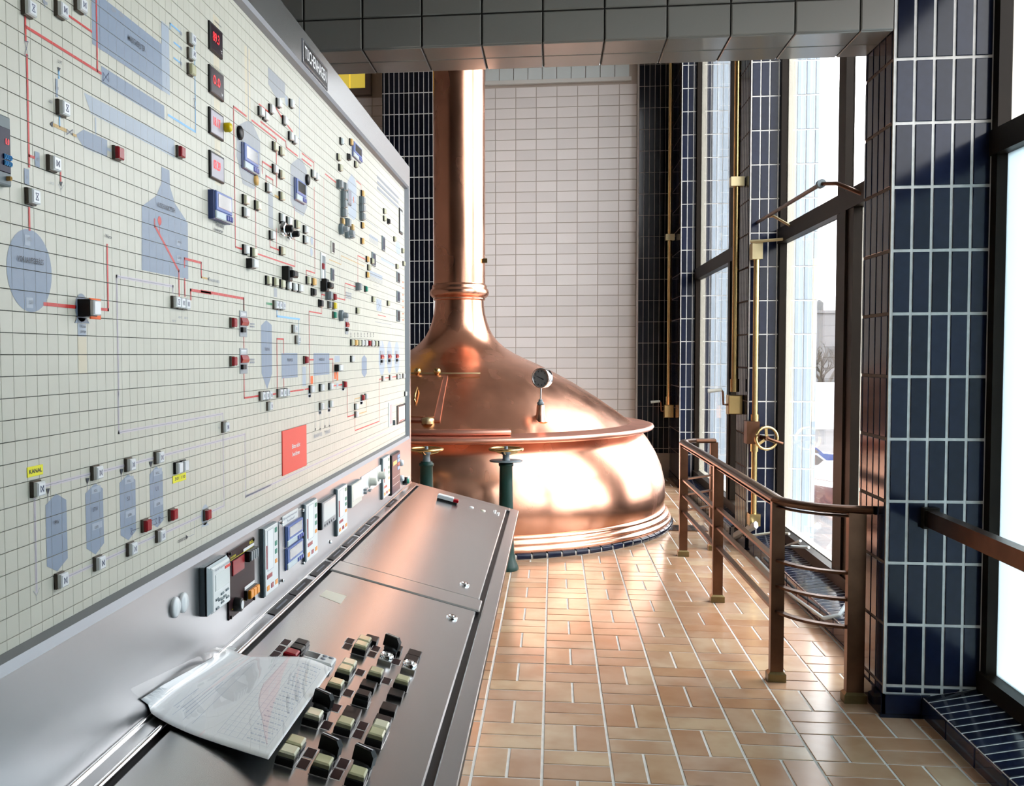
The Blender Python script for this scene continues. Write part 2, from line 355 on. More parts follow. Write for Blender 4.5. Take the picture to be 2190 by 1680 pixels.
# --- pillars along the window wall
def pillar(x0, x1, y0, y1, ztop, rowp, row0, colp, label, left_cols, left_rows_stuff=False, colmat='navy_tile', jw=0.010, zmax_tiles=None, left_p=None):
    p = struct('pillar', MB().box((x0 + 0.006, y0 + 0.006, -0.05), (x1, y1, ztop)), 'pale_grout', label, 'pillar')
    Ff = frame((0, y0 + 0.006, 0), (1, 0, 0), (0, 0, 1)); zt = zmax_tiles or ztop
    xs = 1.735 if x1 > 1.8 else x1
    rect_tiles(Ff, x0 + 0.006, xs, 0.1, zt, colp, rowp, jw, 0.005, colmat, p, uoff=x0 + 0.012, voff=row0, bev=0.002)
    if x1 > 1.8: rect_tiles(Ff, xs, x1, 0.1, zt, colp, rowp, jw, 0.005, 'veiled_tile', p, uoff=x0 + 0.012, voff=row0, bev=0.002)  # part beyond the glass, its bright haze painted on
    MB().box((x0 + 0.005, y0 + 0.012, 0), (x0 + 0.012, y1, zt)).build('joint_filler', 'shaded_grout', p)  # darker layer over the pale joints, standing in for shade on this face
    Fl = frame((x0 + 0.006, y1, 0), (0, -1, 0), (0, 0, 1)); lp = left_p or colp
    if left_rows_stuff:
        m = MB(); rect_tiles(Fl, 0, y1 - y0 - 0.006, 0.0, zt, lp, rowp, jw, 0.005, colmat, p, uoff=y1 - y0 - 0.012, voff=row0, bev=0.002, stuff=m); m.build('tiles', colmat, p)['kind'] = 'stuff'
    else: rect_tiles(Fl, 0, y1 - y0 - 0.006, 0.0, zt, lp, rowp, jw, 0.005, colmat, p, uoff=y1 - y0 - 0.012, voff=row0, bev=0.002)
    m = MB().box((x0 - 0.004, y0 - 0.008, 0.0), (x0 + 0.152, y0 + 0.01, 0.092)).box((x0 + 0.156, y0 - 0.008, 0.0), (x0 + 0.19, y0 + 0.01, 0.092)).box((x0 - 0.006, y0 - 0.008, 0), (x0 + 0.01, y1, 0.092)).box((x0 - 0.012, y0 - 0.018, 0), (x0 + 0.2, y0, 0.014))
    m.build('skirting_tile', colmat, p); return p
pillar(P1X, 1.735, P1Y, 4.356, FRONT_Z, 0.2548, 0.127, 0.0748, 'navy glazed tile pillar carrying the end of the tiled beam', 4, jw=0.0125)
pillar(P2X, 1.965, P2Y, 7.80, HALL_Z, 0.254, 0.118, 0.0655, 'navy glazed tile pillar with a brass rod and handwheel on it', 6, zmax_tiles=4.4, left_p=0.0625)
pillar(P3X, 1.965, P3Y, 11.75, HALL_Z, 0.2525, 0.118, 0.062, 'navy glazed tile pillar in the far corner beside the white tile wall', 6, True, zmax_tiles=5.2)
# --- far wall: white tiled field, dark tiled strips
wb = struct('wall_back', MB().box((-4.2, YW, -0.1), (1.98, YW + 0.15, HALL_Z)), 'tan_grout', 'white tiled far wall behind the copper kettle', 'wall')
FB = frame((0, YW, 0), (1, 0, 0), (0, 0, 1))
rect_tiles(FB, -1.05, 1.0, 0.55, 4.78, 0.2513, 0.1278, 0.008, 0.006, 'white_tile', wb, uoff=at(1059.6, 650, Y=YW)[0], voff=at(1150, 588.3, Y=YW)[2], bev=0.002)
m = MB(); rect_tiles(FB, -4.2, -1.9, 0.55, 4.7, 0.2513, 0.1278, 0.008, 0.006, 'white_tile', wb, stuff=m); m.build('tiles', 'white_tile', wb)['kind'] = 'stuff'
wd = struct('wall_back_strip', MB().box((1.005, 11.606, -0.05), (P3X + 0.02, YW, HALL_Z)), 'pale_grout', 'dark tiled strip of the far wall beside the brass crank rod', 'wall')
MB().box((1.004, 11.6055, 0), (P3X, 11.607, 5.2)).build('joint_filler', 'tan_grout', wd)
rect_tiles(frame((0, 11.605, 0), (1, 0, 0), (0, 0, 1)), 1.005, P3X, 0.3, 5.2, 0.0625, 0.2545, 0.006, 0.005, 'black_tile', wd, uoff=1.01, voff=at(1380, 688, Y=11.6)[2], bev=0.002)
wp = struct('wall_back_pier', MB().box((-2.07, 11.45, -0.05), (-1.455, YW, HALL_Z)), 'pale_grout', 'black tiled pier with white joints behind the kettle stack', 'wall')
rect_tiles(frame((0, 11.45, 0), (1, 0, 0), (0, 0, 1)), -2.07, -1.455, 1.5, 5.2, 0.0603, 0.2525, 0.011, 0.005, 'black_tile', wp, uoff=at(832.2, 200, Y=11.45)[0], voff=at(830, 200.3, Y=11.45)[2], bev=0.002)
# high windows of the far wall
w5 = struct('window_5', MB().box((-0.86, 11.74, 4.80), (0.93, 11.80, 4.845)).box((-0.86, 11.74, 5.75), (0.93, 11.80, 5.85)), 'plaster', 'high strip window of pale panes above the white tile wall', 'window')
for k in range(10):
    MB().box((-0.84 + k * 0.175, 11.755, 4.85), (-0.84 + k * 0.175 + 0.168, 11.785, 5.74)).build('pane', 'lcd_pale', w5)
w6 = struct('window_6', MB().box((-3.1, 11.7, 4.72), (-2.26, 11.8, 4.80)).box((-2.33, 11.7, 4.80), (-2.26, 11.8, 5.6)), 'dark_plaster', 'small window with lit yellow panes beside the black pier', 'window')
for k in range(4): MB().box((-2.53 - 0.19 * k + 0.004, 11.74, 4.81), (-2.34 - 0.19 * k - 0.004, 11.78, 5.5)).build('pane', 'yellow_pane', w6)
# --- windows of the side wall
def window(n, y0, y1, xf, ztop, transom, mull_u, mull_l, label, lower='glass', zb=0.10):
    t0, t1 = transom; mt = 'window_bronze'
    w = struct('window_%d' % n, MB().box((xf, y1 - 0.05, zb), (xf + 0.05, y1, ztop)).box((xf, y0, zb), (xf + 0.05, y0 + 0.05, ztop)), mt, label, 'window')
    MB().box((xf - 0.01, y0, t0), (xf + 0.06, y1, t1)).build('transom', mt, w)
    MB().box((xf - 0.015, y0, zb - 0.05), (xf + 0.06, y1, zb + 0.10)).build('bottom_rail', mt, w)
    MB().box((xf, y0, ztop - 0.08), (xf + 0.05, y1, ztop)).build('top_rail', mt, w)
    if mull_u: MB().box((xf, mull_u[0], t1), (xf + 0.05, mull_u[1], ztop)).build('mullion', mt, w)
    if mull_l:
        MB().box((xf, mull_l[0], zb), (xf + 0.05, mull_l[1], t0)).build('mullion', mt, w)
        MB().box((xf - 0.012, (mull_l[0] + mull_l[1]) / 2 - 0.05, zb), (xf, (mull_l[0] + mull_l[1]) / 2 + 0.05, t0)).build('mullion_cover', mt, w)
    g = xf + 0.04
    def panes(ml, z0, z1, mat):
        ys = [(y0 + 0.05, ml[0]), (ml[1], y1 - 0.05)] if ml else [(y0 + 0.05, y1 - 0.05)]
        for a, b in ys: MB().box((g, a, z0), (g + 0.006, b, z1)).build('pane', mat, w)
    panes(mull_u, t1, ztop - 0.08, 'glass'); panes(mull_l, zb + 0.10, t0, lower)
    # cream glazing putty outside
    m = MB().box((g + 0.008, y1 - 0.012, zb + 0.1), (g + 0.07, y1, ztop))
    if mull_l: m.box((g + 0.008, mull_l[0] + 0.02, zb + 0.1), (g + 0.07, mull_l[1] - 0.005, t0))
    m.box((g + 0.008, y0, zb + 0.06), (g + 0.06, y1, zb + 0.105)); m.build('putty', 'cream_paint', w)
    return w
window(1, 1.1, P1Y, 1.735, FRONT_Z, (2.28, 2.38), None, None, 'bronze framed window with frosted lower glass beside the beam', 'frosted_glass')
window(2, 4.356, P2Y, 1.68, 5.6, (2.32, 2.43), (5.75, 5.89), (5.58, 5.90), 'tall bronze framed window looking onto parked cars')
window(3, 7.80, P3Y, 1.56, 5.6, (2.31, 2.43), (8.66, 8.75), (8.56, 8.74), 'tall bronze framed window near the far corner pillar')
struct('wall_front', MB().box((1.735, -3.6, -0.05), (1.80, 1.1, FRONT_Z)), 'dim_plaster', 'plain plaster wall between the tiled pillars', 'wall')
wr = struct('wall_right', MB().box((1.70, 4.30, 5.6), (1.98, 11.9, HALL_Z)).box((1.80, -3.7, -0.12), (1.98, 11.9, 0.06)).box((1.74, -3.7, FRONT_Z), (1.98, 4.30, FRONT_Z + 1)).box((1.735, 4.02, 0), (1.965, 4.356, HALL_Z)), 'far_wall', 'outer wall band above and below the tall windows', 'wall')
# --- sloped glazed sills
def sill(n, y0, y1, xr, zr, xw, zw, label):
    b = struct('sill', MB().prism([(xr + 0.006, 0), (xw, 0), (xw, zw - 0.0015), (xr + 0.006, zr - 0.0015)], 0, y1 - y0, frame((0, y1, 0), (1, 0, 0), (0, 0, 1))), 'pale_grout', label, 'sill')
    ln = math.hypot(xw - xr, zw - zr); F = frame((xr + 0.006, y1, zr - 0.003), (0, -1, 0), (xw - xr, 0, zw - zr)); F = frame((xr + 0.006, y1, zr - 0.004), (0, -1, 0), (xw - xr, 0, zw - zr))
    F = frame((xr, y0, zr - 0.0015), (xw - xr, 0, zw - zr), (0, 1, 0))
    rect_tiles(F, 0.008, ln, 0, y1 - y0, 0.6, 0.0625, 0.011, 0.002, 'navy_tile', b, voff=(y1 - y0) % 0.0625, bev=0.002)
    G = frame((xr + 0.006, y1, 0), (0, -1, 0), (0, 0, 1)); rect_tiles(G, 0, y1 - y0, 0.004, zr - 0.004, 0.25, 0.3, 0.008, 0.006, 'navy_tile', b, bev=0.003)
sill(1, 1.1, P1Y, 1.505, 0.085, 1.76, 0.135, 'sloping sill of narrow navy tiles under the frosted window')
sill(2, 4.356, P2Y, 1.47, 0.10, 1.70, 0.135, 'sloping sill of narrow navy tiles under the window by the bronze railing')
sill(3, 7.80, P3Y, 1.42, 0.10, 1.60, 0.135, 'sloping sill of narrow navy tiles under the window near the far corner')

# ================================================================== OUTSIDE
GZ = -3.3
struct('ground', MB().box((1.99, -60, GZ - 0.2), (120, 160, GZ)), 'asphalt', 'pale asphalt of the car park outside the windows', 'ground')
tag(MB().box((8, 62, GZ), (60, 62.6, -0.35)).build('boundary_wall', 'far_wall'), 'long white wall across the car park', 'wall', kind='structure')
dark_block = tag(MB().box((11, -32, GZ), (40, -22, 4.6)).build('dark_reflection_block', 'far_dark'), 'added dark block outside, unseen, giving the pillar tiles a dark reflection', 'building')  # added out of view to darken what the pillar tiles reflect
def house(name, x, y, w, dpt, h, label):
    e = empty(name, (x, y, GZ)); MB().box((x, y, GZ), (x + w, y + dpt, h)).build('wall', 'far_block', e)
    for i in range(int(w / 2.6)):
        for j in range(max(1, int((h - GZ) / 3))):
            MB().box((x + 0.8 + i * 2.6, y - 0.05, GZ + 1 + j * 3), (x + 2.0 + i * 2.6, y + 0.05, GZ + 2.4 + j * 3)).build('window', 'far_glass', e)
    MB().box((x - 0.2, y - 0.2, h), (x + w + 0.2, y + dpt + 0.2, h + 0.25)).build('roof', 'far_block', e); return tag(e, label, 'building')
house('office_block', 33, 96, 26, 12, 4.6, 'long pale office block beyond the car park')
hb = house('water_tower_building', 24, 90, 7, 8, 5.2, 'small white building carrying a round water tank')
MB().lathe([(0.42, 5.4), (0.42, 6.3), (0.05, 6.6)], 20, Matrix.Translation((25.0, 93, 0))).build('water_tank', 'far_glass', hb)
def tree(x, y, h, label):
    m = MB()
    def br(p, dv, ln, rr, dep):
        q = p + dv * ln; m.cyl(p, q, rr, rr * 0.65, 5)
        if dep == 0: return
        for _ in range(3 if dep > 1 else 2):
            nd = (dv + Vector((random.uniform(-1, 1), random.uniform(-1, 1), random.uniform(-0.2, 0.7))) * 0.75).normalized(); br(p + dv * ln * random.uniform(0.6, 1), nd, ln * random.uniform(0.55, 0.75), rr * 0.55, dep - 1)
    e = empty('bare_tree', (x, y, GZ)); br(Vector((x, y, GZ)), Vector((0, 0, 1)), h * 0.33, h * 0.034, 5); m.build('branches', 'bark', e)
    return tag(e, label, 'tree', 'bare trees beyond the car park')
for x, y, h in ((17.4, 66, 7), (20.6, 74, 8), (24.8, 82, 8), (10.6, 66, 7)): tree(x, y, h, 'bare winter tree beyond the car park')
def car(x, y, rz, body, label):
    e = empty('parked_car', (x, y, GZ)); R = Matrix.Translation((x, y, GZ)) @ Matrix.Rotation(rz, 4, 'Z')
    F = R @ frame((0, 0.85, 0), (1, 0, 0), (0, 0, 1))
    MB().prism([(-2.1, 0.3), (2.1, 0.3), (2.15, 0.6), (1.95, 0.85), (1.0, 0.95), (-1.6, 0.98), (-2.1, 0.85)], 0, 1.7, F).build('body', body, e)
    F2 = R @ frame((0, 0.74, 0), (1, 0, 0), (0, 0, 1))
    MB().prism([(1.0, 0.93), (0.35, 1.38), (-0.9, 1.44), (-1.7, 0.96)], 0, 1.48, F2).build('roof', body, e)
    F3 = R @ frame((0, 0.75, 0), (1, 0, 0), (0, 0, 1))
    MB().prism([(0.82, 0.98), (0.28, 1.33), (-0.85, 1.37), (-1.4, 1.0)], 0, 1.50, F3).build('window', 'lcd', e)
    for wx in (-1.3, 1.3):
        for wy in (-0.86, 0.68): MB().lathe([(0.31, 0), (0.31, 0.18)], 18, R @ frame((wx, wy + 0.18, 0.31), (1, 0, 0), (0, 0, 1))).build('wheel', 'rubber', e)
    return tag(e, label, 'car')
car(9.6, 30.5, 0.5, 'car_maroon', 'dark red car parked outside the window')
car(8.4, 34.0, 0.4, 'car_white', 'white car parked behind the dark red one')
car(9.2, 38.0, 0.35, 'car_blue', 'blue car parked behind the white one')

# ================================================================== COPPER KETTLE
kettle = empty('brew_kettle', (KX, KY, 0)); tag(kettle, 'large copper brew kettle with domed lid and tall vapour stack', 'kettle')
KM = Matrix.Translation((KX, KY, 0))
BELLY = [(1.835, 0.165), (1.852, 0.25), (1.845, 0.38), (1.815, 0.51), (1.765, 0.63), (1.70, 0.74), (1.64, 0.82)]
DOME = [(1.56, 0.885), (1.50, 0.925), (1.42, 0.985), (1.34, 1.04), (1.24, 1.11), (1.13, 1.178), (1.03, 1.24), (0.925, 1.298), (0.81, 1.36), (0.70, 1.412), (0.59, 1.46), (0.50, 1.505), (0.42, 1.553), (0.355, 1.61), (0.31, 1.665), (0.28, 1.72), (0.255, 1.79), (0.236, 1.86), (0.226, 1.93), (0.222, 1.985)]
MB().lathe(BELLY, 120, KM, cap=False).build('belly', 'copper', kettle)
MB().lathe([(1.90, 0.045), (1.905, 0.06), (1.90, 0.078), (1.875, 0.085), (1.885, 0.10), (1.88, 0.118), (1.85, 0.126), (1.855, 0.14), (1.85, 0.158), (1.835, 0.165)], 120, KM, cap=False).build('base_moulding', 'copper', kettle)
MB().lathe([(1.60, 0.815), (1.70, 0.828), (1.742, 0.84), (1.752, 0.856), (1.745, 0.872), (1.72, 0.879), (1.60, 0.878), (1.55, 0.892)], 120, KM, cap=False).build('flange', 'copper_worn', kettle)
MB().lathe(DOME, 120, KM, cap=False).build('dome', 'copper', kettle)
MB().lathe([(0.222, 1.985), (0.234, 1.99), (0.238, 2.0), (0.232, 2.01), (0.248, 2.015), (0.266, 2.035), (0.271, 2.06), (0.264, 2.085), (0.25, 2.098), (0.252, 2.112), (0.246, 2.128), (0.238, 2.132), (0.236, 2.14)], 64, KM, cap=False).build('stack_ring', 'copper', kettle)
MB().lathe([(0.236, 2.14), (0.236, HALL_Z)], 64, KM, cap=False).build('stack', 'copper', kettle)
MB().box((KX + 0.225, KY - 0.09, 2.32), (KX + 0.262, KY - 0.07, 2.36)).build('stack_tap', 'brass', kettle)
def dome_hit(x, y, off=0.0):
    v = ray(x, y); best = None; t = 5.0
    while t < 9.5:
        p = Vector((0, 0, CAM_H)) + v * t; rr = math.hypot(p.x - KX, p.y - KY)
        for (r0, z0), (r1, z1) in zip(DOME, DOME[1:]):
            if r1 <= rr <= r0:
                zz = z0 + (z1 - z0) * (r0 - rr) / (r0 - r1) + off
                if p.z <= zz: return p
        t += 0.004
    return None
def dome_z(rr):
    for (r0, z0), (r1, z1) in zip(DOME, DOME[1:]):
        if r1 <= rr <= r0: return z0 + (z1 - z0) * (r0 - rr) / (r0 - r1)
    return DOME[0][1]
def dome_patch(a0, a1, r0, r1, off, n=14, m=8):
    mb = MB(); vs = []
    for i in range(m + 1):
        rr = r0 + (r1 - r0) * i / m
        for k in range(n + 1):
            a = a0 + (a1 - a0) * k / n; vs.append((KX + (rr + off * 0.55) * math.cos(a), KY + (rr + off * 0.55) * math.sin(a), dome_z(rr) + off * 0.83))
    mb.add(vs, [(i * (n + 1) + k, i * (n + 1) + k + 1, (i + 1) * (n + 1) + k + 1, (i + 1) * (n + 1) + k) for i in range(m) for k in range(n)], True)
    # rim down to the dome
    rim = [k for k in range(n + 1)] + [i * (n + 1) + n for i in range(1, m + 1)] + [m * (n + 1) + k for k in range(n - 1, -1, -1)] + [i * (n + 1) for i in range(m - 1, 0, -1)]
    vb = [vs[i] for i in rim]; lo = [(KX + (p[0] - KX) * 0.99, KY + (p[1] - KY) * 0.99, p[2] - off * 1.3) for p in vb]; q = len(rim)
    mb.add(vb + lo, [(i, (i + 1) % q, (i + 1) % q + q, i + q) for i in range(q)]); return mb
ang = lambda p: math.atan2(p.y - KY, p.x - KX)
rad = lambda p: math.hypot(p.x - KX, p.y - KY)
pa, pb = dome_hit(955, 806), dome_hit(946, 902)
a_r = (ang(pa) + ang(pb)) / 2; r_t, r_b = rad(pa), rad(pb)
door = dome_patch(a_r - 0.62, a_r, r_b, r_t, 0.014).build('manway_door', 'copper_worn', kettle)
dome_patch(a_r - 0.58, a_r - 0.035, r_b - 0.03, r_t + 0.03, 0.020).build('door_panel', 'copper', door)
ph = dome_hit(890, 850); n_out = Vector((math.cos(ang(ph)), math.sin(ang(ph)), 1.2)).normalized()
h0, h1 = dome_hit(895, 838), dome_hit(889, 863)
MB().tube([h0, h0 + n_out * 0.05, h0 + n_out * 0.055 + (h1 - h0) * 0.15, h1 + n_out * 0.055 - (h1 - h0) * 0.15, h1 + n_out * 0.05, h1], 0.009, 8).build('door_handle', 'brass', door)
pk = dome_hit(915, 903); MB().lathe([(0.045, -0.01), (0.05, 0.01), (0.048, 0.03), (0.02, 0.04), (0, 0.042)], 20, Matrix.Translation(pk)).build('door_knob', 'brass_dull', door)
# hinge rail over the door with two brass knobs
rl = []
for k in range(17):
    a = a_r - 0.62 + (0.62 + 0.30) * k / 16; rr = r_t - 0.012; rl.append((KX + rr * math.cos(a), KY + rr * math.sin(a), dome_z(rr) + 0.022))
rail = MB().tube(rl, 0.007, 8).build('hinge_rail', 'brass_dull', kettle)
for x in (893, 935):
    p = dome_hit(x, 803); MB().lathe([(0.012, -0.01), (0.014, 0.01), (0.026, 0.02), (0.03, 0.04), (0.024, 0.058), (0, 0.066)], 14, Matrix.Translation(p)).build('hinge_knob', 'brass', rail)
p0, p1 = dome_hit(1080, 905), dome_hit(880, 905); aa, ab = ang(p1) - 0.25, ang(p0)
MB().lathe([(1.53, 0.885), (1.60, 0.885), (1.61, 0.90), (1.605, 0.925), (1.53, 0.93)], 26, KM, aa, ab).build('door_step', 'copper_worn', kettle)
# dial thermometer on the dome
pg = dome_hit(1156, 893); top = at(1157, 808, Y=pg.y)
th = MB().lathe([(0.060, -0.03), (0.045, 0.0), (0.034, 0.03), (0.030, 0.10)], 18, Matrix.Translation(pg)).build('thermometer_boss', 'copper', kettle)
MB().lathe([(0.022, 0.10), (0.027, 0.105), (0.027, 0.122), (0.016, 0.13), (0.016, 0.145)], 12, Matrix.Translation(pg)).build('thermometer_nut', 'slate', th)
MB().cyl(pg + Vector((0, 0, 0.14)), top - Vector((0, 0, 0.07)), 0.0065).build('thermometer_stem', 'steel', th)
GM = Matrix.Translation(top) @ Matrix.Rotation(math.radians(-32), 4, 'Z') @ frame((0, 0, 0), (1, 0, 0), (0, 0, 1))
case = MB().lathe([(0.072, -0.055), (0.078, -0.05), (0.080, 0.0), (0.080, 0.012), (0.070, 0.012), (0.070, 0.006)], 36, GM, cap=False).lathe([(0.072, -0.055), (0, -0.055)], 36, GM).build('thermometer_case', 'chrome', th)
MB().lathe([(0.071, 0.005), (0.0, 0.005)], 36, GM, cap=False).build('thermometer_dial', 'grey_cap', kettle)
nd = MB(); NM = GM @ Matrix.Rotation(math.radians(-22), 4, 'Z'); nd.prism([(-0.055, -0.001), (0.03, -0.005), (0.03, 0.005), (-0.055, 0.001)], 0.006, 0.008, NM)
for k in range(9):
    a = math.radians(-45 + k * 33.7); nd.box((-0.003, 0.05, 0.006), (0.003, 0.062, 0.007), GM @ Matrix.Rotation(a, 4, 'Z'))
nd.build('thermometer_needle', 'ink', kettle)
# ring of small navy tiles round the foot
ring = tag(MB().lathe([(1.80, 0), (1.915, 0.0), (1.915, 0.034), (1.80, 0.045)], 120, KM, cap=False).build('kettle_kerb', 'pale_grout'), 'low kerb of small navy tiles round the foot of the kettle', 'kerb', kind='structure')
for k in range(100):
    a0, a1 = 2 * math.pi * k / 100 + 0.004, 2 * math.pi * (k + 1) / 100 - 0.004
    if -math.pi * 1.05 < ((a0 + math.pi) % (2 * math.pi)) - math.pi < 0.35: MB().lathe([(1.915, 0.004), (1.921, 0.008), (1.921, 0.036), (1.905, 0.046), (1.86, 0.048)], 2, KM, a0, a1).build('tile', 'navy_tile', ring)

# ================================================================== GREEN VALVE POSTS WITH BRASS HANDWHEELS
def valve_post(x, y, zw, disc, label):
    e = empty('valve_post', (x, y, 0)); M = Matrix.Translation((x, y, 0))
    MB().lathe([(0.085, 0), (0.088, 0.012), (0.082, 0.03), (0.066, 0.07), (0.058, 0.12), (0.054, 0.2), (0.050, 0.4), (0.046, 0.62), (0.045, zw - 0.12), (0.052, zw - 0.115), (0.052, zw - 0.10), (0.044, zw - 0.095), (0.04, zw - 0.085)], 28, M).build('post', 'green_iron', e)
    MB().lathe([(0.030, zw - 0.09), (0.024, zw - 0.06), (0.024, zw - 0.04), (0.032, zw - 0.03), (0.032, zw - 0.015), (0.012, zw - 0.005), (0.012, zw + 0.02)], 18, M).build('spindle', 'slate', e)
    if disc: MB().lathe([(0.04, zw - 0.085), (0.115, zw - 0.085), (0.115, zw - 0.078), (0.03, zw - 0.078)], 32, M).build('indicator_plate', 'slate', e)
    R = 0.112; w = MB().tube([(x + R * math.cos(2 * math.pi * k / 40), y + R * math.sin(2 * math.pi * k / 40), zw) for k in range(40)], 0.0105, 10, True)
    wh = w.build('handwheel', 'brass', e); sp = MB()
    for k in range(3):
        a = 2.1 * k + 0.4; dx, dy = math.cos(a), math.sin(a); sp.tube([(x + dx * R, y + dy * R, zw - 0.003), (x + dx * R * 0.7, y + dy * R * 0.7, zw - 0.025), (x + dx * 0.02, y + dy * 0.02, zw - 0.035)], 0.007, 6)
    sp.build('spokes', 'brass', wh); return tag(e, label, 'valve')
valve_post(-0.325, 6.535, 0.84, True, 'green valve post with brass handwheel and round indicator plate below the wheel')
valve_post(-0.885, 6.56, 0.832, False, 'green valve post with brass handwheel close to the end of the control board')

# ================================================================== BRONZE RAILING
rl_e = empty('railing', (1.0, 5.8, 0)); tag(rl_e, 'bronze railing with flat posts guarding the window sill', 'railing')
posts = [(1.017, 4.415, 0), (0.987, 5.8, 0), (0.958, 7.10, 0), (1.215, 7.34, 1), (1.288, 4.175, 1)]
for x, y, c in posts:
    hw, hd = (0.029, 0.019) if not c else (0.028, 0.022)
    if y < 4.2: hw, hd = 0.036, 0.02
    po = MB().box((x - hw, y - hd, 0.03), (x + hw, y + hd, 0.825)).build('post', 'bronze', rl_e)
    MB().taper((x - hw - 0.011, y - hd - 0.011, 0), (x + hw + 0.011, y + hd + 0.011, 0.045), 0.010).build('foot', 'foot_brass', po)
def curve(z, bow=0.06):
    a, b = Vector((1.017, 4.415, z)), Vector((1.288, 4.175, z)); out = []
    for k in range(9):
        t = k / 8; p = a.lerp(b, t); nrm = Vector((-(b - a).y, (b - a).x, 0)).normalized(); out.append(p - nrm * (-bow) * 4 * t * (1 - t) * -1)
    return out
top_path = [(1.22, 7.345, 0.835), (1.06, 7.30, 0.838), (0.975, 7.2, 0.84), (0.957, 7.10, 0.84), (0.972, 6.45, 0.84), (0.987, 5.8, 0.838), (1.003, 5.1, 0.834), (1.013, 4.55, 0.832)] + [tuple(p) for p in curve(0.83)] + [(1.35, 4.16, 0.83)]
MB().tube(top_path, 0.02, 14, flat=(0.034, 0.018)).build('handrail', 'bronze', rl_e)
MB().tube([(p[0], p[1], p[2] - 0.028) for p in top_path[2:-1]], 0.02, 8, flat=(0.02, 0.006)).build('handrail_strip', 'bronze', rl_e)
for z in (0.556, 0.441, 0.322):
    for i, j in ((0, 1), (1, 2)):
        a, b = posts[i], posts[j]; MB().tube([(a[0], a[1], z), (b[0], b[1], z + 0.015)], 0.02, 4, flat=(0.022, 0.009)).build('lower_bar', 'bronze', rl_e)
    MB().tube(curve(z), 0.02, 4, flat=(0.022, 0.008)).build('lower_bar', 'bronze', rl_e)
    MB().tube([(0.958, 7.1, z + 0.015), (1.215, 7.34, z + 0.02)], 0.02, 4, flat=(0.02, 0.008)).build('lower_bar', 'bronze', rl_e)
hb = MB().box((1.500, 2.2, 0.795), (1.545, 4.0, 0.86)).build('bar', 'bronze')
hr = empty('handrail_bar', (1.52, 4.0, 0)); hb.parent = hr; hb.matrix_parent_inverse = Matrix.Translation((-1.52, -4.0, 0))
MB().box((1.492, 3.985, 0.785), (1.553, 4.024, 0.87)).build('wall_plate', 'window_bronze', hr); tag(hr, 'square bronze bar fixed to the navy pillar before the frosted window', 'handrail')

# ================================================================== BRASS WINDOW RODS
def gear_rod(x, y, z0, z1, rr, boxz, clampz, side, label, crank=True):
    e = empty('crank_rod', (x, y, 0)); MB().cyl((x, y, z0), (x, y, z1), rr).build('rod', 'brass', e)
    for cz in clampz: MB().box((x - rr * 1.9, y - rr * 1.6, cz - 0.035), (x + side * 0.05, y + rr * 1.6, cz + 0.035)).build('clamp', 'brass_dull', e)
    MB().cyl((x, y, z0), (x, y, z0 + 0.1), rr * 1.35).build('collar', 'brass', e)
    bx = MB().taper((-0.055, -0.075, -0.05), (0.055, 0.075, 0.05), 0.006, frame((x, y, boxz), (1, 0, 0), (0, 0, 1))).build('gear_box', 'brass', e)
    MB().box((x, y - 0.04, boxz - 0.05), (x + side * 0.05, y + 0.04, boxz + 0.05)).build('bracket', 'window_bronze', e)
    if crank:
        hx = x - 0.055; c = MB().tube([(hx, y, boxz), (hx - 0.03, y, boxz), (hx - 0.035, y, boxz + 0.10), (hx - 0.05, y, boxz + 0.115)], 0.009, 8).build('crank_arm', 'bronze', bx)
        MB().cyl((hx - 0.045, y, boxz + 0.115), (hx - 0.15, y, boxz + 0.105), 0.013, 0.016).build('crank_handle', 'cream_case', bx)
    return tag(e, label, 'crank rod')
gear_rod(1.405, 7.56, 1.20, HALL_Z - 0.1, 0.026, 1.10, (2.82,), 1, 'thick brass rod with crank box on the edge of the handwheel pillar')
gear_rod(1.335, 11.2, 0.90, 5.0, 0.026, 0.83, (2.84, 5.0), 1, 'brass rod with small crank box in the far dark corner')
wr_e = empty('window_opener', (1.508, 7.31, 0)); tag(wr_e, 'brass window opener rod with spoked handwheel on the navy pillar', 'window opener')
MB().cyl((1.508, 7.31, 0.26), (1.508, 7.31, 2.25), 0.021).build('rod', 'brass', wr_e)
MB().box((1.47, 7.27, 2.2), (1.545, 7.372, 2.32)).build('top_bracket', 'brass_dull', wr_e)
MB().box((1.47, 7.27, 0.2), (1.55, 7.372, 0.29)).build('bottom_bracket', 'brass', wr_e)
gb = MB().box((1.44, 7.26, 0.82), (1.535, 7.372, 0.99)).build('gear_box', 'bronze', wr_e)
for z in (0.80, 1.0): MB().cyl((1.508, 7.31, z - 0.04), (1.508, 7.31, z + 0.04), 0.029).build('collar', 'brass', wr_e)
WC = Vector((1.572, 7.20, 0.87)); WF = Matrix.Translation(WC) @ Matrix.Rotation(math.radians(12), 4, 'Z') @ frame((0, 0, 0), (1, 0, 0), (0, 0, 1))
wheel = MB().tube([WF @ Vector((0.082 * math.cos(2 * math.pi * k / 36), 0.082 * math.sin(2 * math.pi * k / 36), 0)) for k in range(36)], 0.0115, 10, True).build('handwheel', 'brass', wr_e)
sp = MB()
for k in range(3):
    a = math.radians(95 + 120 * k); sp.box((-0.01, 0, -0.005), (0.01, 0.08, 0.005), WF @ Matrix.Rotation(a - math.pi / 2, 4, 'Z'))
sp.build('spokes', 'brass', wheel)
MB().cyl(WC - Vector((0.03, -0.08, 0)), WC + Vector((0.004, -0.02, 0)), 0.018).build('hub', 'bronze', wheel)
MB().cyl(WF @ Vector((0, 0, 0.015)), WF @ Vector((0.11, -0.04, 0.03)), 0.010, 0.013).build('spinner', 'bronze', wheel)
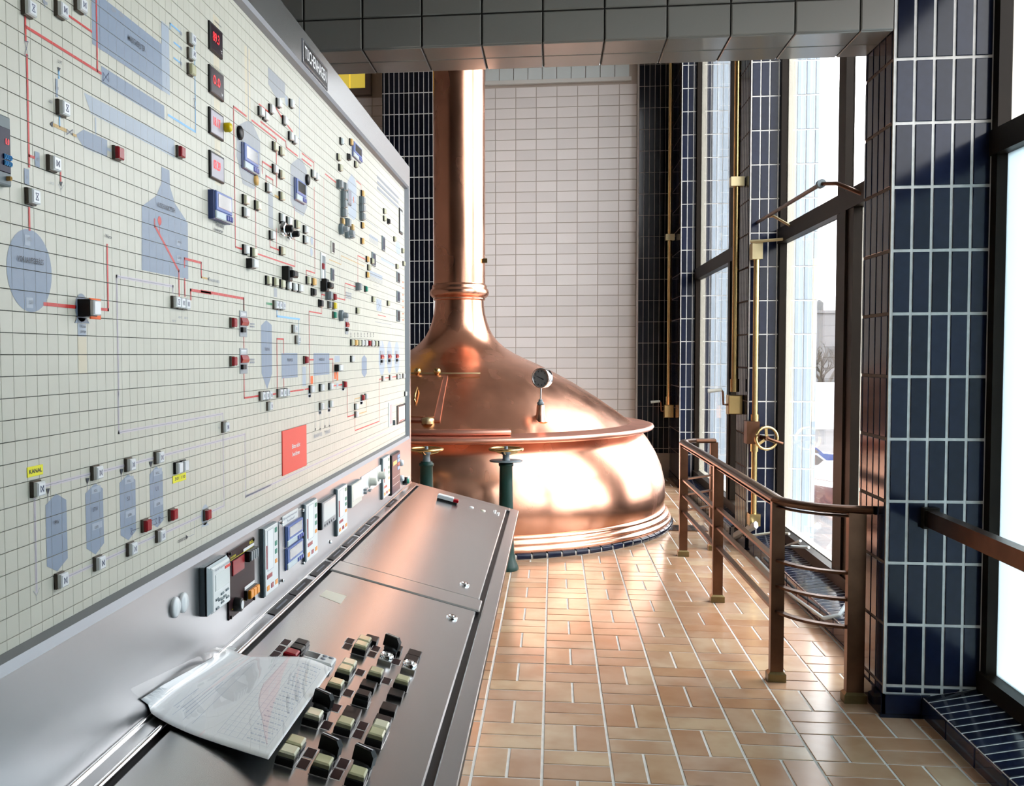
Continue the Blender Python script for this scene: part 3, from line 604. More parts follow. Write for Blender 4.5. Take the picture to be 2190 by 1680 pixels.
# linkage arms, upper and lower
MB().tube([(1.45, 7.27, 2.33), (1.55, 7.25, 2.33), (1.68, 7.2, 2.335)], 0.012, 8).build('link_arm', 'brass_dull', wr_e)
MB().tube([(1.53, 7.15, 2.49), (1.58, 7.1, 2.49), (1.66, 6.95, 2.40)], 0.009, 8).build('link_arm', 'brass_dull', wr_e)
a1, a2 = at(1612, 480, X=1.52), at(1756, 393, X=1.56)
MB().tube([a1, a2], 0.013, 8).build('upper_lever', 'bronze', wr_e)
MB().tube([a2, at(1790, 392, X=1.60), at(1845, 415, X=1.68)], 0.012, 8).build('upper_link', 'bronze', wr_e)
MB().cyl(a2 - Vector((0, 0.02, 0)), a2 + Vector((0, 0.02, 0)), 0.026).build('joint', 'slate', wr_e)
MB().tube([at(1617, 1122, X=1.50), at(1572, 1145, X=1.44)], 0.016, 6, flat=(0.018, 0.03)).build('lower_lever', 'pale_case', wr_e)
MB().tube([at(1600, 1146, X=1.46), at(1650, 1139, X=1.6), at(1688, 1141, X=1.68)], 0.010, 6).build('lower_link', 'cream_case', wr_e)
MB().tube([at(1617, 1192, X=1.44), at(1690, 1270, X=1.44), at(1762, 1322, X=1.44)], 0.010, 6).build('push_rod', 'pale_case', wr_e)
MB().tube([at(1762, 1322, X=1.44), at(1795, 1315, X=1.5), at(1812, 1290, X=1.56)], 0.012, 6).build('push_link', 'pale_case', wr_e)
MB().tube([at(1712, 1156, X=1.62), at(1680, 1167, X=1.58), at(1730, 1170, X=1.66)], 0.010, 6).build('stay', 'pale_case', wr_e)
# floor drain
dr = tag(MB().box((0.83, 8.10, 0.0), (1.30, 8.36, 0.006)).build('floor_drain', 'bronze'), 'slotted bronze floor drain between the kettle and the railing', 'drain')
for i in range(7):
    for j in range(2): MB().box((0.86 + i * 0.062, 8.125 + j * 0.115, 0.004), (0.89 + i * 0.062, 8.215 + j * 0.115, 0.0075)).build('slot', 'black_plastic', dr)

# ================================================================== CONTROL CONSOLE
con = empty('control_console', (-0.75, 2.6, 0)); tag(con, 'long stainless steel control console with a tiled process diagram board', 'control console')
YN = -0.3                                        # near end (out of frame)
GY1, GZ0, GZ1 = 4.868, BZ0 - 13.5 * TS, BZ0 + 27.4 * TS   # grid limits
MB().box((-1.25, YN, 0.0), (-0.345, 3.95, 0.64)).build('base_cabinet', 'concrete_paint', con)
MB().box((-1.25, YN, 0.64), (XB - 0.012, Y_END - 0.004, 2.458)).build('cabinet_back', 'steel', con)
F0 = frame((0, YN, 0), (1, 0, 0), (0, 0, 1)); ty = math.tan(DTH)
dz = lambda x, o=0.0: DZ0 + o - ty * (x - XF)
MB().prism([(XF - 0.01, dz(XF) - 0.10), (-0.182, dz(-0.182) - 0.035), (-0.182, dz(-0.182) - 0.012), (XF - 0.01, dz(XF) - 0.012)], YN - Y_END, 0, frame((0, YN, 0), (1, 0, 0), (0, 0, 1))).build('desk_tray', 'black_plastic', con)
def slab(name, x0, x1, y0, y1, o0, o1, mat, par=con, inset=0.0015):
    """plate lying on the desk slope; x given in world X along the slope"""
    k = math.cos(DTH); v0, v1 = -(x1 - XF) / k, -(x0 - XF) / k
    return MB().taper((y0, v0, o0), (y1, v1, o1), inset, DESK).build(name, mat, par)
slab('ledge', XF, -0.709, YN, Y_END, -0.012, 0.0, 'steel'); slab('desk_rim', -0.221, -0.178, YN, Y_END, -0.035, 0.0, 'steel', inset=0.003); slab('end_rim', -0.709, -0.221, 4.836, Y_END, -0.03, 0.0, 'steel', inset=0.003)
MB().tube([(-0.711, YN, dz(-0.711) - 0.002), (-0.711, 4.82, dz(-0.711) - 0.002)], 0.0065, 10).build('ledge_bead', 'steel_bright', con)
MB().tube([(XF + 0.003, YN, dz(XF) + 0.001), (XF + 0.003, Y_END - 0.02, dz(XF) + 0.001)], 0.004, 8).build('crease_bead', 'steel_bright', con)
lid1 = slab('desk_lid', -0.694, -0.238, YN, 2.895, -0.010, 0.0015, 'steel', inset=0.004)
lid2 = slab('desk_lid', -0.694, -0.238, 3.038, 4.832, -0.010, 0.0015, 'steel', inset=0.004)
slab('desk_bar', -0.700, -0.228, 2.902, 3.031, -0.010, 0.004, 'steel', inset=0.004)
slab('apron', -0.200, -0.182, YN, Y_END, -0.07, -0.03, 'steel')
fas = MB().box((XF - 0.02, YN, dz(XF) - 0.01), (XF, Y_END, 1.058)).build('fascia', 'steel_fascia', con)
MB().box((XF - 0.02, YN, 2.362), (XF, Y_END, 2.466)).box((XF - 0.02, 4.876, 1.058), (XF, Y_END, 2.362)).build('board_frame', 'steel', con)
lp = MB()
def lipq(a, b, c, d2): lp.add([a, b, c, d2], [(0, 1, 2, 3)])
xm = (XB + XF) / 2 + 0.006
for (y0, z0, y1, z1) in ((YN, GZ0, GY1, GZ0),):
    lipq((XB, YN, GZ0), (XB, GY1, GZ0), (xm, GY1 + 0.003, GZ0 - 0.005), (xm, YN, GZ0 - 0.005)); lipq((xm, YN, GZ0 - 0.005), (xm, GY1 + 0.003, GZ0 - 0.005), (XF, 4.876, 1.058), (XF, YN, 1.058))
lipq((XB, YN, GZ1), (XB, GY1, GZ1), (xm, GY1 + 0.003, GZ1 + 0.004), (xm, YN, GZ1 + 0.004)); lipq((xm, YN, GZ1 + 0.004), (xm, GY1 + 0.003, GZ1 + 0.004), (XF, 4.876, 2.362), (XF, YN, 2.362))
lipq((XB, GY1, GZ0), (XB, GY1, GZ1), (XF, 4.876, 2.362), (XF, 4.876, 1.058))
lp.build('board_lip', 'steel_lip', con)
# --- mosaic tiles
board = MB().box((XB - 0.012, YN, GZ0 - 0.01), (XB - 0.0022, GY1 + 0.004, GZ1 + 0.01)).build('mosaic_board', 'board_joint', con)
cells = []
GC, GR = 0.0006, 0.0011
for k in range(math.floor((YN - BY0) / TS) + 1, math.ceil((GY1 - BY0) / TS)):
    for j in range(-28, 14):
        y0, y1 = BY0 + k * TS + GC / 2, min(BY0 + (k + 1) * TS - GC / 2, GY1); z1, z0 = min(BZ0 - j * TS - GR / 2, GZ1), max(BZ0 - (j + 1) * TS + GR / 2, GZ0)
        if y1 - y0 > 0.004 and z1 - z0 > 0.004: cells.append((k, j, y0, y1, z0, z1))
def tan_vis(c): return c[0] >= -1
near = sorted([c for c in cells if c[2] > BY0 - 0.01 and -22 <= c[1]], key=lambda c: (c[0], abs(c[1])))[:300]; near_set = set((c[0], c[1]) for c in near)
mb = MB()
for c in cells:
    if (c[0], c[1]) in near_set: link('mosaic_tile', tmesh('mosaic_tile', c[3] - c[2], c[5] - c[4], 0.0, 0.0003, 'board_tile'), board, T(BOARD, c[2], c[4]))
    else: mb.taper((c[2], c[4], -0.0025), (c[3], c[5], 0), 0.0003, BOARD, base=False)
mb.build('mosaic_tiles', 'board_tile', board)['kind'] = 'stuff'
# --- print on the tiles, cut at every joint
def bp(x, y, off=0.0): p = at(x, y, X=XB + off); return (p.y, p.z)
def crop(x0, y0, s): return lambda x, y: (x0 + x / s, y0 + y / s)
c1, c2, c3, c4, c5, c6 = crop(0, 0, 3.7333), crop(0, 400, 3.7333), crop(0, 850, 3.734), crop(400, 0, 4.2), crop(430, 380, 4.761), crop(430, 640, 4.761)
cf, cdk = crop(340, 900, 3.36), crop(500, 1300, 4.42)
def clip(poly, y0, y1, z0, z1):
    def cut(pl, ax, val, keep):
        out = []
        for i in range(len(pl)):
            a, b = pl[i - 1], pl[i]; ia, ib = keep(a[ax], val), keep(b[ax], val)
            if ia != ib: t = (val - a[ax]) / (b[ax] - a[ax]); out.append((a[0] + t * (b[0] - a[0]), a[1] + t * (b[1] - a[1])))
            if ib: out.append(b)
        return out
    ge, le = (lambda u, v: u >= v), (lambda u, v: u <= v)
    for ax, val, kp in ((0, y0, ge), (0, y1, le), (1, z0, ge), (1, z1, le)):
        if poly: poly = cut(poly, ax, val, kp)
    return poly
def printed(polys, mat, name, lv=1):
    """polys in board metres"""
    m = MB(); w = 0.00035 * lv
    for poly in polys:
        ys, zs = [p[0] for p in poly], [p[1] for p in poly]
        for k in range(math.floor((min(ys) - BY0) / TS), math.floor((max(ys) - BY0) / TS) + 1):
            for j in range(math.floor((BZ0 - max(zs)) / TS), math.floor((BZ0 - min(zs)) / TS) + 1):
                q = clip(poly, BY0 + k * TS + GC / 2, BY0 + (k + 1) * TS - GC / 2, max(GZ0, BZ0 - (j + 1) * TS + GR / 2), min(GZ1, BZ0 - j * TS - GR / 2))
                if len(q) >= 3: m.add([BOARD @ Vector((a, b, w)) for a, b in q], [tuple(range(len(q)))])
    if m.v: return link(name, m.mesh(name, mat), board)
def rect(c, x0, y0, x1, y1, mat, name='vessel_symbol', lv=1):
    """corner pixels: left edge top, right edge bottom; sides run along the board"""
    a, b = bp(*c(x0, y0)), bp(*c(x1, y1)); return printed([[(a[0], b[1]), (b[0], b[1]), (b[0], a[1]), (a[0], a[1])]], mat, name, lv)
def rectz(c, x0, y0, yb, x1, mat, name='vessel_symbol', lv=1):
    """left edge from y0 to yb, right edge at x1"""
    a, b = bp(*c(x0, y0)), bp(*c(x0, yb)); r1 = bp(c(x1, 0)[0], 757)[0]; return printed([[(a[0], b[1]), (r1, b[1]), (r1, a[1]), (a[0], a[1])]], mat, name, lv)
def shape(c, pts, mat, name='vessel_symbol', lv=1): return printed([[bp(*c(x, y)) for x, y in pts]], mat, name, lv)
def oval(c, x, y, rx, ry, mat, name='vessel_symbol', lv=1):
    a, b, e, g = bp(*c(x - rx, y)), bp(*c(x + rx, y)), bp(*c(x, y - ry)), bp(*c(x, y + ry)); cy, cz, ry_, rz_ = (a[0] + b[0]) / 2, (e[1] + g[1]) / 2, (b[0] - a[0]) / 2, (e[1] - g[1]) / 2
    return printed([[(cy + ry_ * math.cos(t * math.pi / 18), cz + rz_ * math.sin(t * math.pi / 18)) for t in range(36)]], mat, name, lv)
def pipe(c, pts, mat='red_print', w=0.0045, name='pipe_line', lv=2, snap=True):
    q = [bp(*c(x, y)) for x, y in pts]
    if snap:                                    # nearly level or plumb runs are exactly so
        q = [list(p) for p in q]
        for a, b in zip(q, q[1:]):
            if abs(b[0] - a[0]) < abs(b[1] - a[1]) * 0.22: b[0] = a[0]
            elif abs(b[1] - a[1]) < abs(b[0] - a[0]) * 0.22: b[1] = a[1]
    polys = []
    for a, b in zip(q, q[1:]):
        dy, dz_ = b[0] - a[0], b[1] - a[1]; l = math.hypot(dy, dz_)
        if l < 1e-5: continue
        ty_, tz_ = dy / l, dz_ / l; ny, nz = -tz_ * w / 2, ty_ * w / 2; ey, ez = ty_ * w / 2, tz_ * w / 2
        polys.append([(a[0] - ey + ny, a[1] - ez + nz), (a[0] - ey - ny, a[1] - ez - nz), (b[0] + ey - ny, b[1] + ez - nz), (b[0] + ey + ny, b[1] + ez + nz)])
    return printed(polys, mat, name, lv)
def btext(c, s, x, y, hpx, wpx, mat='ink'):
    """centre pixel, height and width in crop pixels"""
    a = bp(*c(x, y)); h = abs(bp(*c(x, y - hpx / 2))[1] - bp(*c(x, y + hpx / 2))[1]); w = abs(bp(*c(x + wpx / 2, y))[0] - bp(*c(x - wpx / 2, y))[0])
    return text(s, BOARD, a[0], a[1], h, mat, board, w, 0.0022)
def dashes(c, x, y, wpx, hpx, n, mat='ink_soft'):
    m = []
    a = bp(*c(x - wpx / 2, y - hpx / 2)); b = bp(*c(x + wpx / 2, y + hpx / 2)); rows = n
    for i in range(rows):
        z1 = a[1] + (b[1] - a[1]) * (i + 0.15) / rows; z0 = a[1] + (b[1] - a[1]) * (i + 0.7) / rows; u = a[0]
        while u < b[0] - 0.002: e = min(b[0], u + random.uniform(0.003, 0.008)); m.append([(u, z0), (e, z0), (e, z1), (u, z1)]); u = e + 0.0016
    return printed(m, mat, 'caption', 3)
# vessels and bars
rectz(c1, 728, -60, 345, 870, 'vessel_print'); rectz(c1, 790, -40, 385, 1330, 'vessel_print', lv=1.4); rectz(c1, 1285, 165, 715, 1385, 'pale_print', lv=1.8)
rectz(c1, 808, 525, 660, 1340, 'vessel_print'); shape(c1, [(668, 738), (1392, 1118), (1392, 1258), (725, 905)], 'pale_print'); shape(c1, [(605, 1075), (665, 1035), (855, 1118), (855, 1255), (668, 1178)], 'vessel_print')
rectz(c1, 765, 940, 1080, 790, 'pale_print')
btext(c1, 'MAISCHEFILTER', 1085, 350, 46, 132)
for x, y, rz in ((902, 80, 0), (965, 120, 0)): shape(c1, [(x - 20, y - 12), (x, y - 30), (x, y - 10), (x + 20, y + 5), (x + 20, y + 22), (x, y + 12), (x, y + 25)], 'ink_soft', 'arrow', 3)
for b in ((440, 625, 770, 500), (355, -20, 65, 408), (685, 25, 128, 720), (275, 1205, 1325, 345), (190, 1340, 1470, 260), (1440, 222, 305, 1476), (1440, 340, 425, 1476), (1440, 458, 545, 1476)):
    rectz(c1, *b, 'vessel_print', 'indicator_field', 2); x0, y0, yb, x1 = b; mx, my = (x0 + x1) / 2, (y0 + yb) / 2 + 12; rectz(c1, mx - 8, my - 14, my + 10, mx + 12, 'ink_soft', 'indicator_sign', 3)
pipe(c1, [(198, 100), (206, 322)]); pipe(c1, [(212, 445), (223, 1322)]); pipe(c1, [(207, 215), (803, 583)]); pipe(c1, [(525, 110), (728, 243)], w=0.0036); pipe(c1, [(765, -40), (770, 560)]); pipe(c1, [(230, 1242), (268, 1258)], w=0.004)
pipe(c1, [(480, 1325), (484, 1452)], w=0.004); shape(c1, [(472, 1450), (496, 1450), (485, 1492)], 'ink', 'arrow', 3); pipe(c1, [(462, 1470), (484, 1512), (486, 1572)], 'ink_soft', 0.0008, snap=False); pipe(c1, [(506, 1478), (486, 1512)], 'ink_soft', 0.0008, snap=False)
def bow(c, x, y, rx, ry, vert=True, mat='ink_blue', lv=3):
    if vert: pts = [(x - rx, y - ry), (x + rx, y - ry * 0.9), (x - rx, y + ry), (x + rx, y + ry * 1.1), (x - rx, y - ry)]
    else: pts = [(x - rx, y - ry), (x - rx, y + ry), (x + rx, y - ry * 0.8), (x + rx, y + ry * 1.2), (x - rx, y - ry)]
    pipe(c, pts, mat, 0.0009, 'valve_symbol', lv, snap=False)
bow(c1, 206, 385, 14, 58); bow(c1, 842, 612, 22, 34, False); bow(c1, 553, 1052, 24, 22, False); bow(c1, 1550, 822, 9, 36)
shape(c1, [(455, 535), (480, 545), (467, 572)], 'ink', 'arrow', 3); pipe(c1, [(467, 570), (468, 620)], 'blue_print', 0.004); btext(c1, 'LUFT', 468, 497, 26, 34)
pipe(c1, [(412, 990), (525, 1043)], 'tan_print', 0.0055); shape(c1, [(395, 988), (418, 966), (418, 1018)], 'ink', 'arrow', 3); pipe(c1, [(580, 1073), (604, 1082)], 'tan_print', 0.004); pipe(c1, [(473, 935), (475, 1010)], 'blue_print', 0.003); pipe(c1, [(858, 1190), (880, 1200)], 'pale_print', 0.005)
pipe(c1, [(1357, 230), (1357, 188), (1432, 243)], 'blue_print', 0.0035); pipe(c1, [(1387, 338), (1432, 368)], 'blue_print', 0.0035); pipe(c1, [(1387, 462), (1432, 492)], 'blue_print', 0.0035); pipe(c1, [(1551, 360), (1553, 1052)], 'blue_print', 0.003); pipe(c1, [(1342, 918), (1553, 1048)], 'blue_print', 0.0045)
btext(c1, 'V18', 396, 812, 22, 26, 'ink_soft'); btext(c1, 'V13', 404, 1465, 22, 26, 'ink_soft')
oval(c2, 231, 666, 180, 330, 'vessel_print'); btext(c2, 'VORLAUFGEFÄSS', 236, 588, 46, 208)
for x, y, s in ((225, 418, 'VOLL'), (238, 920, 'LEER')): rectz(c2, x - 32, y - 42, y + 42, x + 32, 'pale_print', 'indicator_field', 2); btext(c2, s, x + 5, y, 30, 36, 'ink_soft')
pipe(c2, [(230, 165), (232, 335)]); pipe(c2, [(352, 932), (600, 958)], w=0.0055); pipe(c2, [(750, 968), (862, 985), (858, 465)], w=0.005)
oval(c2, 648, 962, 50, 112, 'vessel_print', lv=2); shape(c2, [(612, 1042), (690, 1046), (712, 1088), (595, 1082)], 'vessel_print', lv=2); rectz(c2, 617, 1088, 1188, 690, 'pale_print'); btext(c2, 'Würze-', 655, 1112, 26, 44); btext(c2, 'pumpe', 655, 1150, 24, 42); rectz(c2, 617, 1192, 1487, 692, 'beige_print'); btext(c2, 'Würze', 858, 395, 30, 52)
shape(crop(0, 0, 1), [(344.8, 356.3), (362, 364), (363, 398), (374, 435), (401, 476), (402.3, 597), (302.7, 577), (302.7, 441), (333.5, 419), (344.5, 393)], 'vessel_print'); btext(c2, 'AUSSCHLAGBOTTICH', 1322, 165, 38, 140)
pipe(c2, [(1232, 260), (1236, 316)], w=0.0045); pipe(c2, [(1236, 312), (1425, 668)], w=0.006, snap=False); pipe(c2, [(1426, 665), (1427, 862)], w=0.005); oval(c2, 1272, 268, 15, 35, 'red_print', 'float_symbol', 2); pipe(c2, [(1272, 300), (1273, 365)], w=0.0015)
for y in (440, 565): rectz(c2, 1408, y - 24, y + 22, 1446, 'pale_print', 'indicator_field', 2); btext(c2, 'NIVEAU' if y < 500 else 'LEER', 1427, y, 18, 28)
pipe(c2, [(1473, 735), (1474, 866)], w=0.005); pipe(c2, [(1472, 632), (1472, 570), (1605, 605), (1607, 718)], w=0.005); pipe(c2, [(1607, 720), (1652, 732)], 'tan_print', 0.004)
pipe(c5, [(0, 1152), (433, 1232), (432, 1355)], w=0.006); pipe(c2, [(1522, 892), (1521, 820), (1680, 848)], w=0.006)
for dyy in (0.0022, -0.0022): pass
def twin(c, pts):                               # lilac double line
    pipe(c, pts, 'lilac_print', 0.0058, lv=1)
    pipe(c, pts, 'ink_soft', 0.0009, lv=2)
twin(c2, [(1380, 840), (1380, 792), (930, 708), (940, 1660)]); twin(c3, [(942, -40), (945, 278), (1778, 132), (1780, 195)])
for t_, x, y in (('AB V1', 1383, 1068), ('AB V3', 1430, 1040), ('AB V2', 1478, 1045)): btext(c2, t_, x, y, 18, 30, 'ink_soft')
shape(c5, [(60, 1028), (80, 1008), (78, 1050)], 'ink', 'arrow', 3); btext(c5, 'WASSER HEISS', 130, 1050, 26, 100, 'ink_soft')
# storage tanks of the lower left
for pts, s, tx, ty2, tw in (([(445, 765), (528, 815), (540, 1280), (457, 1385), (373, 1347), (362, 858)], 'FW', 445, 995, 36), ([(757, 682), (820, 725), (830, 1160), (762, 1252), (690, 1205), (680, 765)], 'STW', 752, 890, 42), ([(1022, 610), (1080, 655), (1085, 1060), (1025, 1138), (962, 1098), (953, 680)], 'S1', 1020, 806, 22), ([(1245, 547), (1297, 590), (1305, 975), (1255, 1037), (1200, 1000), (1193, 612)], 'U1', 1247, 727, 20)):
    shape(c3, pts, 'vessel_print'); btext(c3, s, tx, ty2, 34, tw)
for x, y, s in ((755, 742, 'VOLL'), (762, 1033, 'LEER'), (1022, 665, 'VOLL'), (1028, 935, 'LEER'), (1250, 600, 'VOLL'), (1256, 848, 'LEER')): rectz(c3, x - 28, y - 24, y + 30, x + 26, 'pale_print', 'indicator_field', 2); btext(c3, s, x, y, 20, 30)
for x, y in ((380, 742), (695, 660), (967, 588), (1202, 527)): shape(c3, [(x - 14, y - 16), (x + 14, y - 20), (x + 2, y + 26), (x - 2, y + 26)], 'ink', 'arrow', 3); pipe(c3, [(x, y + 20), (x + 2, y + 95)], 'ink_soft', 0.0015)
for pts in ([(350, 705), (720, 612)], [(815, 588), (990, 545)], [(1080, 520), (1225, 485)], [(1305, 460), (1955, 300), (1970, 788), (2160, 690)], [(535, 1430), (740, 1345)], [(830, 1295), (1005, 1225)], [(1085, 1175), (1237, 1115)], [(1310, 1080), (1605, 950)], [(1680, 912), (1788, 866), (1780, 290)], [(275, 812), (287, 1545)]): twin(c3, pts)
twin(crop(0, 0, 1), [(527, 1060), (700, 990), (862, 925)])
pipe(c3, [(264, 1545), (288, 1580), (290, 1620)], 'ink_soft', 0.0009, snap=False); pipe(c3, [(312, 1520), (288, 1580)], 'ink_soft', 0.0009, snap=False)
btext(c3, 'DESINFEKTION', 1447, 1135, 24, 62); shape(c3, [(1483, 1096), (1500, 1110), (1485, 1132)], 'ink', 'arrow', 3); pipe(c3, [(1502, 1112), (1550, 1090), (1546, 985)], 'ink_soft', 0.0012)
bow(c3, 1047, 1066, 8, 22); pipe(c3, [(1055, 1060), (1110, 1040)], 'ink', 0.001, snap=False); bow(c3, 1272, 975, 8, 22); pipe(c3, [(1200, 985), (1250, 962), (1240, 985), (1252, 1005), (1200, 1022)], 'ink', 0.001, snap=False); pipe(c3, [(1285, 965), (1330, 948)], 'ink', 0.001, snap=False)
oval(c3, 1636, 935, 30, 82, 'pale_print'); shape(c3, [(1622, 1000), (1650, 985), (1668, 1015), (1602, 1036)], 'pale_print')
# upper right field
rectz(c4, 232, 120, 1640, 322, 'beige_print', 'caption_field', 0.6); rectz(c4, 515, 400, 1100, 595, 'beige_print', 'caption_field', 0.6); rectz(c4, 540, 415, 1090, 578, 'grey_print'); rectz(c4, 1005, 870, 1420, 1030, 'pale_print')
shape(c4, [(728, 600), (880, 745), (880, 878), (800, 880), (728, 752)], 'grey_print'); shape(c4, [(443, 1132), (535, 1085), (580, 1090), (655, 1262), (660, 1580), (600, 1700), (500, 1650), (445, 1400)], 'grey_print'); shape(c4, [(930, 1475), (1000, 1420), (1030, 1425), (1076, 1530), (1078, 1860), (1045, 1940), (965, 1890), (930, 1800)], 'grey_print')
rectz(c5, 683, 130, 500, 747, 'grey_print'); shape(c5, [(1490, 40), (1530, -40), (1560, 0), (1582, 90), (1580, 400), (1555, 432), (1500, 390)], 'pale_print'); rectz(c5, 740, 1120, 1210, 780, 'grey_print')
for x, y in ((275, 225), (275, 625), (277, 1000), (280, 1365)): dashes(c4, x, y - 10, 60, 44, 2, 'ink')
for pts in ([(645, 935), (728, 958)], [(425, 1680), (425, 962), (530, 1045)], [(580, 1080), (800, 1252), (800, 1680)], [(660, 1092), (885, 1270), (890, 1322), (990, 1398)], [(1030, 1375), (1138, 1465), (1140, 1525)], [(1030, 1425), (1115, 1497)], [(1240, 1562), (1335, 1640)], [(675, 1555), (678, 1452), (755, 1506)], [(708, 1640), (708, 1578), (770, 1618), (770, 1660)]): pipe(c4, pts, w=0.0045)
pipe(c4, [(800, 970), (850, 1055)], w=0.005, snap=False); pipe(c4, [(890, 1112), (945, 1182)], w=0.005, snap=False)
oval(c4, 892, 905, 13, 45, 'pale_print', 'motor_symbol')
for pts in ([(340, 0), (345, 702), (415, 722)], [(550, 100), (550, 760)], [(560, 770), (955, 905), (957, 300)], [(700, 620), (700, 702), (795, 737)], [(768, 718), (768, 522)], [(1150, 100), (1150, 968), (1070, 942), (1070, 1012)], [(1465, 1245), (1465, 1072), (1570, 1100)], [(1380, 1222), (1465, 1245)], [(1260, 1195), (1225, 1186), (1225, 1382), (1098, 1352), (1100, 2120)], [(1595, 1080), (1595, 792), (1670, 822)], [(1580, 30), (1628, 78), (1628, 120)]): pipe(c5, pts, w=0.004)
pipe(c5, [(1247, 0), (1247, 680)], 'red_print', 0.0018); pipe(c5, [(1405, 30), (1405, 1490)], 'ink_soft', 0.0015); pipe(c5, [(750, 180), (790, 200)], 'tan_print', 0.006)
pipe(c5, [(1305, 832), (1425, 886), (1425, 792), (1660, 895)], 'tan_print', 0.003); pipe(c5, [(770, 1350), (770, 1408), (1000, 1440)], 'blue_print', 0.0055); pipe(c5, [(992, 1440), (990, 1700)], 'blue_print', 0.003); pipe(c5, [(665, 1278), (718, 1287)], 'green_print', 0.006); pipe(c5, [(665, 1280), (663, 1450)], 'ink', 0.0012)
for x0, y0, x1, y1, n in ((1712, 570, 1800, 655, 6), (1712, 938, 1845, 1045, 7)):
    rect(c5, x0, y0, x1, y1, 'pale_print', 'cooler_symbol')
    for i in range(n): t = (i + 0.5) / n; pipe(c5, [(x0, y0 + (y1 - y0 - 10) * t), (x1, y0 + (y1 - y0 + 22) * t)], 'ink_soft', 0.0016)
pipe(c5, [(1830, 820), (1968, 905)], 'pale_print', 0.012, lv=1); oval(c5, 2005, 715, 26, 65, 'pale_print'); pipe(c5, [(1785, 1230), (1838, 1358)], 'ink', 0.0012, snap=False); pipe(c5, [(1838, 1235), (1790, 1358)], 'ink', 0.0012, snap=False); rect(c5, 1785, 1228, 1836, 1362, 'pale_print')
rectz(c5, 1550, 192, 252, 1566, 'orange_print', 'tag_print', 2); btext(c5, 'Temp analog', 182, 485, 36, 86); btext(c5, 'bewertet', 172, 535, 34, 86)
for x, y in ((1127, 640), (1123, 755)): oval(c5, x, y, 12, 45, 'pale_print', 'motor_symbol')
dashes(c5, 1900, 150, 220, 60, 3); dashes(c5, 1840, 1200, 130, 40, 2); dashes(c5, 1780, 720, 60, 40, 2); dashes(c5, 1780, 1100, 60, 30, 2); dashes(c5, 1500, 1200, 60, 90, 3)
pipe(c5, [(1675, 270), (1680, 430), (1800, 510), (1800, 570)], 'ink_soft', 0.0025); pipe(c5, [(1645, 680), (1650, 800)], 'ink_soft', 0.0015); pipe(c5, [(1800, 1395), (1880, 1410)], 'red_print', 0.003); pipe(c5, [(1772, 1465), (1940, 1490)], 'ink_soft', 0.002)
for y in (1060, 1120, 1190, 1255, 1318, 1382, 1445): rectz(c5, 2050, y - 8, y + 8, 2062, 'orange_print', 'mark', 2)
# lower right field
shape(c6, [(663, 212), (718, 260), (722, 755), (672, 910), (615, 755), (610, 265)], 'vessel_print'); btext(c6, 'TRUBTANK', 666, 508, 30, 52); rectz(c6, 818, 545, 805, 980, 'vessel_print'); btext(c6, 'TRUBPRESSE', 900, 618, 30, 56); rectz(c6, 1143, 547, 776, 1305, 'vessel_print'); btext(c6, 'WÜRZEKÜHLER', 1225, 612, 26, 54); rectz(c6, 1030, 685, 885, 1065, 'pale_print'); shape(c6, [(1661, 565), (1686, 600), (1686, 752), (1662, 796), (1635, 750), (1635, 600)], 'vessel_print')
for x, y, rx, ry in ((1840, 597, 32, 176), (1917, 588, 27, 166), (1992, 590, 27, 160)): oval(c6, x, y, rx, ry, 'pale_print')
for pts in ([(432, 0), (432, 115)], [(433, 382), (433, 497)], [(435, 757), (438, 1003), (580, 986)], [(722, 966), (760, 962)], [(885, 940), (1040, 915)], [(1055, 915), (1095, 908)], [(775, 920), (773, 400), (838, 398), (840, 545)], [(840, 805), (842, 892)], [(1103, 614), (1143, 612)], [(1305, 608), (1340, 605), (1345, 880), (1435, 868)], [(1487, 880), (1490, 1195), (1558, 1182)], [(1565, 1100), (1565, 1335), (1815, 1245), (1815, 812), (1840, 808)], [(1870, 800), (1910, 795)], [(1945, 790), (1985, 786)]): pipe(c6, pts, w=0.0045)
pipe(c6, [(1620, 1000), (1563, 1010), (1563, 1080)], 'tan_print', 0.004); pipe(c6, [(1610, 1162), (1683, 1142), (1683, 1010)], 'tan_print', 0.004)
for x, yb in ((1160, 1330), (1210, 1328), (1258, 1302), (1303, 1296)): pipe(c6, [(x - 3, 775), (x + 2, yb)], 'ink_soft', 0.002); shape(c6, [(x - 4, yb - 18), (x + 8, yb - 20), (x + 2, yb + 12)], 'ink', 'arrow', 3)
for x, y in ((600, 1150), (676, 1245), (1662, 1050), (1840, 905), (1918, 890), (1993, 878)): pipe(c6, [(x, y - 100), (x, y)], 'ink_soft', 0.0015)
btext(c6, 'BRUNNENWASSER', 1187, 1383, 38, 84, 'ink_soft'); btext(c6, 'EISWASSER', 1283, 1350, 38, 52, 'ink_soft'); btext(c6, 'T10', 175, 1308, 20, 24, 'ink_soft')
for y in (255, 618): dashes(c6, 518, y + 10, 44, 60, 2); 
for x, y in ((1105, 975), (1210, 1145), (1303, 1120), (1447, 905), (1632, 1045)): oval(c6, x, y - 20, 14, 45, 'pale_print', 'pump_symbol'); shape(c6, [(x - 18, y + 22), (x + 18, y + 18), (x + 10, y - 5), (x - 10, y - 2)], 'pale_print', 'pump_symbol')
for x0, y0, yb, x1 in ((1113, 780, 865, 1135), (1355, 740, 810, 1371), (1378, 736, 825, 1394)): rectz(c6, x0, y0, yb, x1, 'orange_print', 'tag_print', 2)
rectz(c6, 1375, 852, 890, 1394, 'pale_print', 'valve_symbol', 3); rectz(c6, 1358, 572, 638, 1410, 'pale_print', 'valve_symbol', 1)
